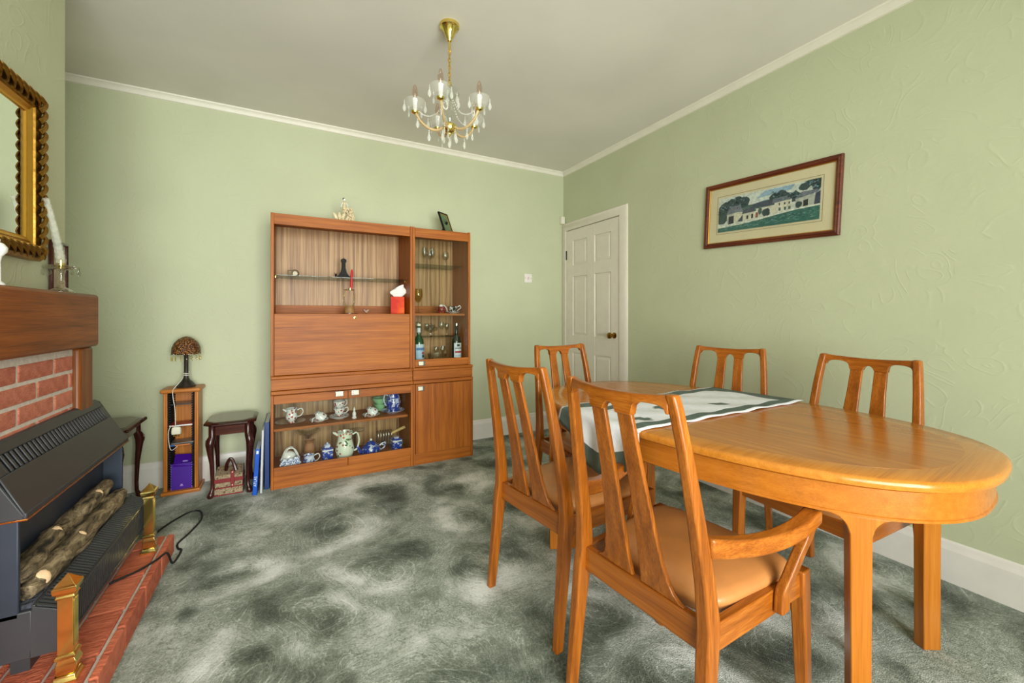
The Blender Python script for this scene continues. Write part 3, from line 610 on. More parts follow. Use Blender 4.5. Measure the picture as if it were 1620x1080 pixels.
vessel('cream_pitcher', 'large cream pitcher with painted leaves and flowers in middle of cabinet', 'pitcher', (.348, 3.17, BZ), [(.042, 0), (.05, .008), (.062, .05), (.064, .075), (.054, .115), (.047, .15), (.054, .192), (.051, .192), (.044, .15), (0, .09)], M_FLORALC, 0, None, [('handle', h, M_FLORALC), ('spout', sp, M_FLORALC)])
leaf = MB()
for k in range(7):
    a = random.uniform(-.5, .5); z = random.uniform(.09, .15)
    leaf.sph((0, 0, 0), (.011, .002, .005), 8, 4, T(.06*math.sin(a), -.056*math.cos(a), z, ry=random.uniform(-1.2, 1.2), rz=a))
o = leaf.build('painted_leaves', plain('leaf_green', (52, 120, 52), .3), bpy.data.objects['cream_pitcher'])
dsh = thing('silver_dish', 'small silver dish behind the cream pitcher', 'dish', (.445, 3.37, BZ)); MB().lathe([(.03, 0), (.008, .012), (.008, .11), (.03, .125), (.072, .14), (.07, .143), (0, .13)], 22).build('bowl', M_SILVER, dsh)
tp = thing('blue_teapot', 'round blue and white patterned teapot with white knob in base cabinet', 'teapot', (.528, 3.17, BZ))
MB().lathe([(.045, 0), (.058, .008), (.066, .03), (.062, .055), (.046, .072), (.036, .078), (.034, .08), (0, .08)], 28).build('body', M_BLUE, tp, angle=50)
ld = MB().lathe([(.036, .079), (.03, .088), (.014, .098), (.006, .1), (0, .1)], 22).build('lid', M_BLUE, tp, angle=50); MB().sph((0, 0, .108), .009).build('knob', M_PORC, ld)
MB().tube(bez([(-.055, 0, .02), (-.078, 0, .034), (-.088, 0, .062), (-.1, 0, .074)], 6), [.015-.0004*i for i in range(19)], 10).build('spout', M_BLUE, tp)
MB().tube(bez([(.056, 0, .055), (.085, 0, .072), (.1, 0, .075), (.094, 0, .04), (.06, 0, .025)], 6), .005, 8).build('handle', M_BLUEW, tp)
tr = thing('toast_rack', 'silver toast rack behind the blue teapot', 'toast rack', (.655, 3.33, BZ))
for k in range(6):
    MB().tube(bez([(-.05+.02*k, -.03, .02), (-.05+.02*k, -.028, .10), (-.05+.02*k, 0, .125), (-.05+.02*k, .028, .10), (-.05+.02*k, .03, .02)], 5), .0028, 6).build('hoop', M_SILVER, tr)
MB().box(-.06, .06, -.034, .034, .014, .022).build('base_rail', M_SILVER, tr, .003)
for x in (-.05, .05):
    for y in (-.028, .028): MB().lathe([(.004, 0), (.003, .014), (0, .014)], 8, T(x, y, 0)).build('foot', M_SILVER, tr)
rl = tag(MB().tube([(-.05, 0, 0), (.05, 0, .035)], .011, 12).build('patterned_cracker', plain('gold_paper', (190, 160, 96), .5, var=.5, vscale=70)), 'gold patterned paper roll lying on the flat lidded tea caddy', 'roll'); rl.location = (.725, 3.165, BZ+.137)
plate('green_plate', 'green edged plate behind the flat lidded tea caddy', (.745, 3.31, BZ), .06, M_GREENG)
# open shelf of the bureau
GZ = 1.392; DZ = 1.133
ck = thing('desk_clock', 'small bronze desk clock with round pale dial on the glass shelf', 'clock', (.02, 3.28, GZ))
M_BRONZE = plain('aged_bronze', (84, 68, 44), .45, .6, var=.25, vscale=40)
MB().box(-.03, .002, -.012, .012, 0, .045).build('case', M_BRONZE, ck, .003); MB().lathe([(.024, 0), (.025, .012), (.02, .02), (0, .02)], 22, T(.014, .008, .025, rx=PI/2)).build('bezel', M_BRONZE, ck); MB().lathe([(.015, 0), (.015, .002), (0, .003)], 18, T(.014, -.0122, .022, rx=PI/2)).build('dial', plain('old_dial', (188, 178, 146), .4), ck)
kn = thing('paper_knife', 'thin brown paper knife lying beside the desk clock', 'knife', (.12, 3.27, GZ)); MB().box(-.05, .01, -.005, .005, 0, .003).build('blade', M_BRONZE, kn, .001); MB().box(.01, .045, -.006, .006, 0, .006).build('grip', M_MAH, kn, .002)
an = thing('plate_stand', 'black carved plate stand with curled feet standing on the glass shelf', 'plate stand', (.352, 3.28, GZ))
M_BLK = plain('black_lacquer', (16, 14, 14), .6, spec=.25)
an_o = [(-.062, .045), (-.056, .028), (-.044, .018), (-.034, .026), (-.022, .045), (-.014, .08), (-.013, .115), (-.02, .128), (-.018, .142), (0, .152)]
MB().prism([(x, z) for x, z in [(-.03, 0), (-.05, .006), (-.06, .02)]+an_o[:]]+[(-x, z) for x, z in reversed([(-.03, 0), (-.05, .006), (-.06, .02)]+an_o[:-1])], -.006, .006, 'y').build('front_frame', M_BLK, an, .002, smooth=False)
MB().prism([(0, .11), (.06, 0), (.045, 0), (-.002, .1)], -.005, .005, 'x').build('rear_strut', M_BLK, an, .001, smooth=False)
for s in (-1, 1): MB().tube(bez([(s*.05, -.004, .012), (s*.055, -.03, .01), (s*.055, -.045, .03)], 5), .005, 8).build('curled_foot', M_BLK, an)
cs = thing('candle_holder', 'red candle in a brass ring holder with glass drops on brown wooden stump', 'candle holder', (.382, 3.2, DZ))
MB().lathe([(.036, 0), (.037, .02), (.034, .05), (.03, .058), (0, .058)], 20).build('wooden_stump', plain('brown_stump', (150, 108, 60), .6, var=.3, vscale=25), cs)
MB().lathe([(.06, 0), (.06, .003), (0, .003)], 24).build('base_plate', M_MAHX, cs)
for x in (-.026, .026): MB().tube(bez([(x*.7, 0, .055), (x*1.3, 0, .085), (x*1.25, 0, .13), (x, 0, .172)], 6), .0022, 8).build('wire_arm', M_BRASS, cs)
MB().tube([(.034*math.cos(a*PI/12), .02*math.sin(a*PI/12), .172) for a in range(24)], .003, 6, ring=True).build('ring', M_BRASS, cs); MB().lathe([(.011, .17), (.012, .186), (.009, .186), (0, .178)], 12, T(.004, -.012, 0)).build('candle_cup', M_BRASS, cs)
MB().lathe([(.0095, .178), (.0085, .30), (.005, .318), (0, .322)], 14, T(.004, -.012, 0, ry=.04)).build('candle', plain('red_wax', (190, 24, 30), .4, var=.08), cs)
for j, (x, z) in enumerate(((.036, .168), (.04, .14), (.038, .11), (-.038, .12), (-.034, .15), (.03, .09))): link('crystal_drop', drop, cs, loc=(x, -.008, z))
ht = tag(MB().prism([(0, .0), (.022, .022), (.024, .03), (.018, .036), (.009, .034), (0, .026), (-.009, .034), (-.018, .036), (-.024, .03), (-.022, .022)], -.008, .008, 'y').build('heart_ornament', wood('carved_heart', (70, 40, 16), (120, 76, 34), (160, 110, 56)), None, .003, smooth=False), 'small carved wooden heart standing right of the candle holder', 'ornament'); ht.location = (.497, 3.19, DZ+.001)
tb = thing('tissue_box', 'square orange red tissue box with a white tissue sticking out', 'tissue box', (.733, 3.215, DZ), -.25)
g = G('orange_card'); z_ = g.n('ShaderNodeSeparateXYZ', None, i0=g.co()).outputs[0]; g.set(Base_Color=g.ramp(g.math('ADD', g.noise(g.co(), 14, 2), g.math('MULTIPLY', z_, 3.)), [(.35, lin((200, 34, 10))), (.65, lin((222, 74, 12))), (.95, lin((236, 124, 30)))]), Roughness=.7)
MB().box(-.05, .05, -.05, .05, 0, .13).build('box', g.m, tb, .003)
ts = MB(); k = 10; secs = []
for i in range(6):
    t_ = i/5; secs.append([((.016+.034*math.sin(PI*min(t_*.75+.1, 1)))*math.cos(2*PI*j/k)*(1+.3*math.sin(j*2.3+i)) + .012*t_, .012*math.sin(2*PI*j/k)*(1+.4*math.sin(j*1.7)), .128+.085*t_*(1+.18*math.cos(2*PI*j/k))) for j in range(k)])
ts.loft(secs); ts.build('tissue', plain('white_tissue', (236, 234, 230), .9, var=.03), tb, angle=70)
# on top of the unit
fg = thing('porcelain_lady', 'cream porcelain lady figurine seated among flowers and shells on top of wall unit', 'figurine', (.352, 3.17, 1.784))
M_BISQ = plain('cream_bisque', (214, 196, 158), .45, var=.22, vscale=70)
MB().lathe([(.062, 0), (.064, .01), (.05, .018), (0, .02)], 22, None, 1., .6).build('base', M_BISQ, fg)
sk = MB(); rng = random.Random(5)
for k in range(70):
    a = rng.uniform(0, 2*PI); u = rng.uniform(0, 1); r = .043*(1-.5*u)
    sk.sph((.018+r*math.cos(a), r*.7*math.sin(a), .02+.082*u), rng.uniform(.006, .011), 7, 5)
sk.build('flower_mound', M_BISQ, fg)
MB().lathe([(.016, .09), (.012, .11), (.008, .122), (.012, .14), (.008, .148), (.004, .152), (0, .154)], 14, T(-.006, 0, 0)).build('torso', M_BISQ, fg)
hd = MB().sph((-.006, 0, .164), (.009, .009, .011)).build('head', M_PORC, fg); MB().sph((-.008, .003, .169), (.0105, .0095, .009)).build('dark_hair', plain('hair_glaze', (52, 44, 30), .4), hd)
for s, q in ((-1, (-.028, -.01, .105)), (1, (.014, -.012, .112))): MB().tube(bez([(-.006+s*.01, 0, .142), (-.006+s*.02, -.006, .125), q], 5), .0035, 7).build('arm', M_PORC, fg)
for x, rz in ((-.052, .5), (-.036, .1), (-.022, -.3)): MB().sph((0, 0, .028), (.011, .006, .03), 10, 7, T(x, -.008, .014, ry=-rz)).build('shell', M_BISQ, fg)
for k in range(5): MB().sph((-.04+.022*k, -.034+.004*abs(k-2), .018), (.008, .007, .009), 8, 6).build('rose', M_BISQ, fg)
ph = thing('leaning_photo', 'dark framed photograph tilted back on top of the wall unit at right', 'photo frame', (1.14, 3.2, 1.784), .0)
mb = MB(); ring(mb, [(0, -.006), (0, .006), (.006, .008), (.013, .006), (.013, -.006)], .062, .09); mb.v = [(-y, -x, z+.092) for x, y, z in mb.v]
def place_ph(nm, mb, m): 
    o = mb.build(nm, m, ph, .0008); o.matrix_local = T(0, 0, .004, rz=.62) @ T(rx=-.36); return o
place_ph('frame', mb, M_BLK)
mb = MB(); ring(mb, [(.013, -.004), (.013, .005), (.018, .003), (.018, -.004)], .062, .09); mb.v = [(-y, -x, z+.092) for x, y, z in mb.v]; place_ph('gold_slip', mb, M_GOLDF)
place_ph('photograph', MB().box(-.045, .045, -.002, .003, .018, .166), plain('green_photo', (86, 110, 76), .3, var=.6, vscale=14))
MB().prism([(.02, .10), (.085, 0), (.075, 0), (.016, .09)], -.012, .012, 'x', T(rz=.62)).build('rear_strut', M_BLK, ph, .001)
# drinks cabinet contents
M_WG = M_GLASS
def wineglass(name, label, loc, h, r, group):
    return tag(set_loc(MB().lathe([(r*.85, 0), (r*.8, .003), (.004, .010), (.0035, h*.42), (r*.55, h*.48), (r, h*.68), (r*.94, h*.86), (r*.84, h), (r*.80, h), (r*.9, h*.86), (r*.94, h*.68), (r*.4, h*.5), (0, h*.49)], 20).build(name, M_WG, angle=60), loc), label, 'glass', group)
def set_loc(o, loc): o.location = loc; return o
gp = 'stemmed wine glasses on the upper glass shelf'
for lb, x, y, h, r in (('leftmost stemmed wine glass on the upper glass shelf', .868, 3.3, .12, .026), ('tall stemmed wine glass second from left on the upper glass shelf', .985, 3.36, .165, .024), ('short stemmed wine glass in the middle of the upper glass shelf', 1.005, 3.28, .125, .025), ('tall stemmed wine glass second from right on the upper glass shelf', 1.05, 3.35, .165, .024), ('rightmost stemmed wine glass on the upper glass shelf', 1.142, 3.29, .125, .03)):
    wineglass('wine_glass', lb, (x, y, 1.521), h, r, gp)
wineglass('goblet', 'large amber tinted goblet on the wooden shelf left of the cup', (.902, 3.25, 1.138), .195, .036, None).data.materials[0] = glassy('amber_glass', (.86, .80, .58), 1.5, .3)
oc = thing('china_pot', 'small dark red and white china pot on the wooden shelf', 'pot', (1.09, 3.24, 1.138))
MB().lathe([(.022, 0), (.032, .014), (.036, .035), (.028, .055), (.012, .064), (0, .064)], 20).build('body', floral('crimson_china', (116, 30, 30)), oc); MB().sph((-.004, -.012, .06), (.018, .015, .014)).build('white_bloom', M_PORC, oc); MB().tube(bez([(.02, 0, .07), (.045, 0, .04), (.05, 0, .012)], 5), .0035, 7).build('handle', M_PORC, oc)
plate('dark_saucer', 'white saucer under the black and white cup in drinks cabinet', (1.19, 3.24, 1.138), .058, M_PORC, .012)
tc = thing('black_cup', 'black and white teacup with curled handle on the wooden shelf', 'cup', (1.19, 3.24, 1.143), -.3); MB().lathe([(.016, 0), (.018, .006), (.030, .024), (.038, .052), (.036, .052), (.028, .024), (0, .01)], 22).build('bowl', blue_china('black_white_china', .47, 30, (22, 22, 26), (230, 226, 220)), tc, angle=50); MB().tube(bez([(.034, 0, .046), (.055, 0, .058), (.062, 0, .04), (.034, 0, .018)], 6), .003, 7).build('handle', M_PORC, tc)
def bottle(name, label, loc, glassm, labelm, marks):
    t = thing(name, label, 'bottle', loc)
    MB().lathe([(.036, 0), (.0385, .006), (.0385, .15), (.034, .18), (.018, .205), (.0135, .22), (.0135, .285), (.015, .287), (.015, .30), (0, .30)], 24).build('glass_body', glassm, t, angle=50)
    lm = MB(); a0, a1, n = -2.45, -.35, 14
    lm.loft([[(.0392*math.cos(a0+(a1-a0)*i/n), .0392*math.sin(a0+(a1-a0)*i/n), z) for z in (.028, .145)] for i in range(n+1)], False, closed=False)
    lo = lm.build('paper_label', labelm, t)
    for nm, u0, u1, z0, z1, m in marks:
        q = MB(); q.loft([[(.0396*math.cos(a0+(a1-a0)*(u0+(u1-u0)*i/6)), .0396*math.sin(a0+(a1-a0)*(u0+(u1-u0)*i/6)), z) for z in (z0, z1)] for i in range(7)], False, closed=False); q.build(nm, m, lo)
    return t
gg = G('green_bottle_glass'); gg.set(Base_Color=lin((14, 70, 40)), Roughness=.05, Coat_Weight=.5)
gd = G('dark_bottle_glass'); gd.set(Base_Color=lin((18, 30, 22)), Roughness=.05, Coat_Weight=.5)
M_PAPER = plain('white_paper', (214, 222, 226), .6, var=.04); M_INK = plain('dark_ink', (30, 36, 44), .6); M_RED = plain('red_ink', (176, 30, 46), .6); M_BLUEI = plain('blue_ink', (40, 104, 176), .6, var=.2)
b1 = bottle('wine_bottle', 'green bottle with blue and white label, left in drinks cabinet', (.893, 3.2, .752), gg.m, plain('sky_label', (168, 198, 222), .6, var=.15, vscale=20), [('blue_band', .05, .95, .098, .118, M_BLUEI), ('red_emblem', .6, .85, .066, .084, M_RED), ('dark_emblem', .62, .9, .04, .062, M_INK), ('white_top', 0, 1, .122, .145, M_PAPER)])
MB().lathe([(.0142, .236), (.0142, .272), (.0, .272)], 16).build('pale_neck_label', M_PAPER, b1); MB().lathe([(.016, .286), (.016, .302), (0, .304)], 14).build('cap', M_CREAM, b1)
b2 = bottle('spirits_bottle', 'dark bottle with white label and red band, right in drinks cabinet', (1.205, 3.2, .752), gd.m, M_PAPER, [('black_emblem', .3, .6, .118, .136, M_INK), ('name_line', .12, .88, .100, .107, M_INK), ('red_band', .12, .85, .066, .080, M_RED), ('small_print', .15, .8, .042, .045, M_BLUEI)])
MB().lathe([(.016, .284), (.016, .306), (0, .308)], 14).build('cap', M_SILVER, b2)
vessel('cut_glass_bowl', 'low cut glass bowl standing between the two bottles', 'bowl', (1.045, 3.21, .752), [(.045, 0), (.05, .006), (.07, .03), (.078, .065), (.075, .066), (.066, .03), (0, .01)], M_CRYST)
ords = ['first', 'second', 'third', 'fourth', 'fifth', 'sixth']
for k in range(6):
    wineglass('sherry_glass', f'{ords[k]} small sherry glass from the left on the lower glass shelf', (.872+.062*k, 3.33+.04*(k % 2), .949), .095+.012*((k*2) % 3), .023, 'small glasses on the lower glass shelf')
vessel('glass_decanter_bowl', 'clear lidded glass sweet dish in the middle of the lower glass shelf', 'dish', (1.02, 3.30, .949), [(.03, 0), (.008, .01), (.008, .03), (.05, .05), (.055, .075), (.03, .088), (.006, .095), (.01, .108), (0, .114)], M_CRYST)
for k, x in enumerate((.96, 1.09, 1.15)):
    wineglass('liqueur_glass', ('left', 'middle', 'right')[k]+' upright liqueur glass below the lower glass shelf', (x, 3.38, .752), .11, .024, 'liqueur glasses at the back of the drinks cabinet')
# ------------------------------------------------------------------ CD tower, lamp and what is in the tower
TX, TY, TZ = -.602, 3.362, .66
ct = thing('cd_tower', 'narrow open pine CD tower with moulded top against the back wall', 'cd rack', (TX, TY, 0))
MB().box(-.100, .100, -.095, .075, 0, .022).build('base', M_PINEX, ct, .006, seg=3)
MB().box(-.102, .102, -.100, .078, .636, TZ).build('top', M_PINEX, ct, .008, seg=3)
for s in (-1, 1):
    MB().box(s*.078-.010, s*.078+.010, -.078, .062, .022, .636).build('side_panel', M_PINE, ct, .002)
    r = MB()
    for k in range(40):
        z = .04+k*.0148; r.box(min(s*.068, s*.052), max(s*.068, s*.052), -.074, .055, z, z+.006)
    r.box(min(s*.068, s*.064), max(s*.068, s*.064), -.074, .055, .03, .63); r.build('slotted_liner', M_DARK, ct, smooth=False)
    MB().box(s*.0825-.006, s*.0825+.006, -.083, -.072, .022, .636).build('front_bead', M_PINE, ct, .004, seg=3)
MB().box(-.068, .068, .054, .062, .022, .636).build('back_panel', M_PINE, ct)
def slab(name, label, cat, loc, rot, sx, sy, sz, m, parts=()):
    t = thing(name, label, cat, loc); o = MB().box(-sx/2, sx/2, -sy/2, sy/2, 0, sz).build('case', m, t, .0012); o.rotation_euler = rot
    for nm, b, mm in parts: p = b.build(nm, mm, o, 0)
    return t
M_PURPLE = plain('purple_card', (70, 10, 150), .5, var=.05); M_LILAC = plain('lilac_print', (176, 150, 226), .6)
slab('red_cd_case', 'red CD case on the upper ledge of the tower behind the plug', 'cd', (TX, TY-.03, .425), (0, .0, 0), .118, .11, .010, plain('red_sleeve', (172, 44, 34), .35, var=.3, vscale=20), [('white_spine', MB().box(-.057, .057, -.0556, -.055, .001, .009), M_PAPER)])
slab('upper_cd_case', 'clear CD case near the top of the tower', 'cd', (TX, TY-.01, .556), (0, .0, 0), .118, .11, .006, plain('grey_case', (70, 72, 74), .2))
slab('orange_cd_case', 'CD case with orange and blue spine in the middle of the tower', 'cd', (TX, TY-.028, .302), (0, 0, 0), .118, .11, .009, plain('grey_blue_sleeve', (70, 76, 92), .35), [('orange_spine', MB().box(-.03, .045, -.0556, -.055, .001, .008), plain('orange_print', (214, 120, 40), .5)), ('blue_spine', MB().box(-.057, -.03, -.0556, -.055, .001, .008), M_BLUEI)])
slab('silver_cd_case', 'scuffed grey CD case stacked on the orange spined one', 'cd', (TX+.002, TY-.024, .3115), (0, 0, .08), .112, .10, .008, plain('scuffed_grey', (120, 116, 110), .3, var=.4, vscale=30))
pb = thing('purple_box', 'bright purple box with small white crest at the bottom of the CD tower', 'box', (TX, TY-.045, .0225))
o = MB().box(-.053, .053, -.020, .022, 0, .162).build('box', M_PURPLE, pb, .001)
MB().box(-.0536, -.052, -.0204, -.018, 0, .162).build('white_edge', M_LILAC, o); MB().box(.052, .0536, -.0204, -.018, 0, .162).build('white_edge', M_LILAC, o)
cr = MB(); cr.box(-.005, .005, -.0206, -.020, .024, .032); cr.box(-.009, .009, -.0206, -.020, .019, .0225); cr.build('white_crest', M_LILAC, o)
pl_ = thing('purple_leaflet', 'purple leaflet with white mark tilted above the purple box', 'leaflet', (TX+.012, TY-.03, .192))
o = MB().box(-.055, .055, -.048, .048, 0, .0025).build('sheet', M_PURPLE, pl_); o.rotation_euler = (.62, .12, .12)
MB().box(-.012, .014, -.012, -.004, .0025, .003).build('white_mark', M_LILAC, o)
lp = thing('table_lamp', 'small table lamp with beaded amber dome shade standing on the CD tower', 'lamp', (TX+.013, TY-.005, TZ))
MB().lathe([(.05, 0), (.052, .008), (.044, .016), (.036, .03), (.022, .042), (.014, .06), (.012, .09), (0, .09)], 22).build('base', plain('dark_resin', (40, 34, 30), .35, var=.6, vscale=60), lp)
MB().lathe([(.012, .06), (.012, .20), (.014, .205), (.012, .23), (0, .23)], 14).build('stem', plain('dark_stem', (40, 32, 26), .35), lp)
g = G('amber_beads'); vo = g.n('ShaderNodeTexVoronoi', None, Vector=g.co(), Scale=120.); g.set(Base_Color=g.ramp(vo.outputs[0], [(.15, lin((196, 128, 52))), (.5, lin((70, 34, 10)))]), Roughness=.3); g.bump(g.math('MULTIPLY', vo.outputs[0], -1.), .8, .006)
sh = MB().lathe([(.075, .212), (.077, .225), (.074, .255), (.062, .285), (.042, .308), (.018, .322), (0, .326)], 30).build('beaded_shade', g.m, lp)
bd = MB(); bd.sph((0, 0, 0), (.008, .004, .009), 8, 6); bd = bd.mesh('bead', M_CRYST); bd2 = MB(); bd2.sph((0, 0, -.026), (.003, .003, .011), 7, 6); bd2.sph((0, 0, -.012), .0026, 6, 5); bd2 = bd2.mesh('fringe_drop', glassy('amber_drop', (.9, .82, .55), 1.5, .4))
for k in range(16):
    a = 2*PI*k/16; link('bead', bd, sh, loc=(.077*math.cos(a), .077*math.sin(a), .212), rot=(0, 0, a+PI/2)); link('fringe_drop', bd2, sh, loc=(.076*math.cos(a+.2), .076*math.sin(a+.2), .206))
M_CORD = plain('white_flex', (222, 214, 200), .5, var=.03)
cp = [(.016*math.cos(t_*1.25), .016*math.sin(t_*1.25)-.001, .095-.0022*t_*(1 if t_ < 9 else 1)) for t_ in range(14)]
cp += [(-.02, -.045, .045), (-.045, -.085, .006), (-.048, -.107, -.012), (-.046, -.107, -.05), (-.038, -.102, -.12), (-.036, -.100, -.20), (-.036, -.098, -.232)]
MB().tube(bez(cp, 5), .0024, 7).build('flex', M_CORD, lp)
MB().tube(bez([(-.036, -.098, -.232), (-.056, -.1, -.225), (-.07, -.098, -.26), (-.068, -.098, -.33), (-.056, -.098, -.375), (-.03, -.08, -.36)], 6), .0022, 7).build('flex_tail', M_CORD, lp)
pg = MB(); pg.loft([[(x*k-.032, y*k-.098, z) for x, y in ((-.022, -.012), (.022, -.012), (.026, .0), (.022, .012), (-.022, .012), (-.026, 0))] for k, z in ((.55, -.232), (.9, -.238), (1, -.26), (.95, -.278))]); po = pg.build('plug', M_CREAM, lp, .002)
for x in (-.044, -.020): MB().box(x-.003, x+.003, -.102, -.094, -.292, -.277).build('plug_pin', M_BRASS, po)
MB().box(-.035, -.029, -.096, -.09, -.292, -.277).build('plug_pin', M_BRASS, po)
# ------------------------------------------------------------------ mahogany side tables with cabriole legs
def side_table(name, label, loc, wx, wy, h, rope):
    t = thing(name, label, 'side table', loc, 0, 'dark mahogany side tables along the back wall')
    c = .16*min(wx, wy)
    def octo(k, z): a, b, q = wx/2-k, wy/2-k, c; return [(-a+q, -b, z), (a-q, -b, z), (a, -b+q, z), (a, b-q, z), (a-q, b, z), (-a+q, b, z), (-a, b-q, z), (-a, -b+q, z)]
    MB().loft([octo(.010, h-.026), octo(0, h-.020), octo(0, h-.012), octo(.012, h-.003), octo(.018, h-.001)]).build('top_edge', M_MAH, t, .001)
    MB().loft([octo(.022, h-.004), octo(.022, h)]).build('top_panel', M_MAHX, t)
    if rope:
        rb = MB()
        for k in range(13): rb.sph((wx/2-.004, -wy/2+.05+(wy-.1)*k/12, h-.014), (.010, .017, .011), 8, 6)
        rb.build('rope_moulding', M_MAH, t)
    ax, ay = wx/2-.045, wy/2-.045
    ap = MB(); ap.box(-ax, ax, -ay-.008, -ay+.008, h-.085, h-.026); ap.build('apron', M_MAHX, t, .002)
    MB().box(-ax, ax, ay-.008, ay+.008, h-.085, h-.026).build('apron', M_MAHX, t, .002)
    for s in (-1, 1): MB().box(s*ax-.008, s*ax+.008, -ay, ay, h-.085, h-.026).build('apron', M_MAHX, t, .002)
    for sx in (-1, 1):
        for sy in (-1, 1):
            lg = MB(); d = .70
            secs = []
            for z, off, r in ((h-.026, 0, .019), (h-.09, .0, .019), (h-.105, .008, .023), (h-.14, .016, .022), (h-.19, .012, .017), (h*.45, .003, .0125), (h*.2, -.002, .010), (.05, .0, .010), (.03, .008, .013), (.012, .014, .018), (0, .012, .015)):
                cx, cy = sx*(ax+off*d), sy*(ay+off*d)
                secs.append([(cx+r*math.cos(2*PI*j/12), cy+r*math.sin(2*PI*j/12), z) for j in range(12)])
            lg.loft(secs); lo = lg.build('cabriole_leg', M_MAH, t, angle=60)
            cv = MB()
            for q in range(4): cv.sph((sx*(ax+.020)+(.006*(q-1.5)), sy*(ay+.020)*1.0, h-.125-.012*(q % 2)), (.004, .005, .022), 7, 6)
            cv.build('knee_carving', M_MAH, lo)
    return t
side_table('side_table', 'small dark mahogany side table with clipped corners between CD tower and wall unit', (-.326, 3.23, 0), .276, .315, .465, False)
side_table('wine_table', 'dark mahogany side table with rope carved edge behind the electric fire', (-1.0, 3.16, 0), .44, .42, .50, True)
# sewing box
sb = thing('sewing_box', 'red and tapestry patterned folding sewing box under the small side table', 'sewing box', (-.335, 3.175, 0))
g = G('tapestry_cloth'); n1 = g.noise(g.co(), 55, 5, .7, .6); g.set(Base_Color=g.ramp(n1, [(.3, lin((48, 40, 34))), (.42, lin((104, 82, 60))), (.5, lin((176, 156, 124))), (.6, lin((120, 96, 84))), (.72, lin((196, 170, 140)))]), Roughness=.9)
M_TAP = g.m; M_REDB = plain('dark_red_band', (128, 22, 28), .5, var=.1)
MB().box(-.074, .074, -.058, .062, .006, .046).build('bottom_tray', M_TAP, sb, .003); MB().box(-.072, .072, -.056, .06, .05, .082).build('middle_tray', M_TAP, sb, .003)
MB().loft([[(-.074, -.058, .086), (.074, -.058, .086), (.074, .062, .086), (-.074, .062, .086)], [(-.072, -.052, .125), (.072, -.052, .125), (.072, .062, .15), (-.072, .062, .15)]]).build('lid', M_TAP, sb, .003)
bands = MB()
for z in (0, .044, .080): bands.box(-.076, .076, -.060, .064, z, z+.007)
bands.box(-.0765, .0765, -.0605, .0645, .082, .104); bands.build('red_band', M_REDB, sb, .002)
st = MB(); st.box(.010, .030, -.0635, -.058, .05, .15); st.build('red_strap', M_REDB, sb, .002)
for z in (.06, .14): MB().sph((.02, -.064, z), .004).build('strap_stud', M_CREAM, sb)
MB().tube(bez([(-.02, 0, .135), (-.015, .0, .175), (.0, .0, .205), (.012, -.0, .20), (.024, -.01, .17), (.035, -.02, .135)], 6), .010, 8).build('carry_handle', M_MAH, sb)
# books leaning on the wall unit
def book(name, label, loc, ry, rz, th, dp, h, cov, spine=None, pages=True):
    t = thing(name, label, 'book', loc, rz)
    mb = MB(); mb.box(-th/2, -th/2+.003, 0, dp, 0, h); mb.box(th/2-.003, th/2, 0, dp, 0, h); mb.box(-th/2, th/2, 0, .003, 0, h)
    o = mb.build('cover', cov, t, .001); o.rotation_euler = (0, ry, 0)
    q = MB().box(-th/2+.003, th/2-.003, .003, dp-.004, .004, h-.004).build('pages', M_PAPER, t); q.rotation_euler = (0, ry, 0)
    return t, o
M_BOOKB = plain('bright_blue_cover', (18, 84, 190), .3, var=.2, vscale=8); M_BOOKN = plain('navy_cover', (12, 52, 112), .4, var=.15); M_BOOKW = plain('pale_grey_cover', (198, 200, 206), .5)
t, o = book('atlas_book', 'slim bright blue atlas leaning nearest to the side table', (-.192, 3.03, 0), .06, 0, .026, .21, .285, M_BOOKB)
def text_mesh(s, size, m, parent, M, name='spine_lettering'):
    c = bpy.data.curves.new('txt', 'FONT'); c.body = s; c.size = size; c.extrude = .0002; c.align_x = 'CENTER'; c.align_y = 'CENTER'
    to = bpy.data.objects.new('txt', c); COL.objects.link(to); dg = bpy.context.evaluated_depsgraph_get(); me = bpy.data.meshes.new_from_object(to.evaluated_get(dg)); bpy.data.objects.remove(to)
    me.transform(M); me.materials.clear(); me.materials.append(m); ob = bpy.data.objects.new(name, me); COL.objects.link(ob); ob.parent = parent; return ob
text_mesh('ATLAS', .022, M_PAPER, o, Matrix.Translation((0, -.0006, .085)) @ Matrix.Rotation(PI/2, 4, 'X') @ Matrix.Rotation(PI/2, 4, 'Z'))
MB().box(-.006, .006, -.0004, 0, .255, .275).build('spine_mark', M_PAPER, o)
book('white_book', 'tall thin pale grey book standing between the two blue books', (-.158, 3.045, 0), .025, 0, .014, .25, .395, M_BOOKW)
book('navy_book', 'large navy blue folder with rounded corner beside the wall unit', (-.128, 3.10, 0), .0, 0, .028, .30, .43, M_BOOKN)
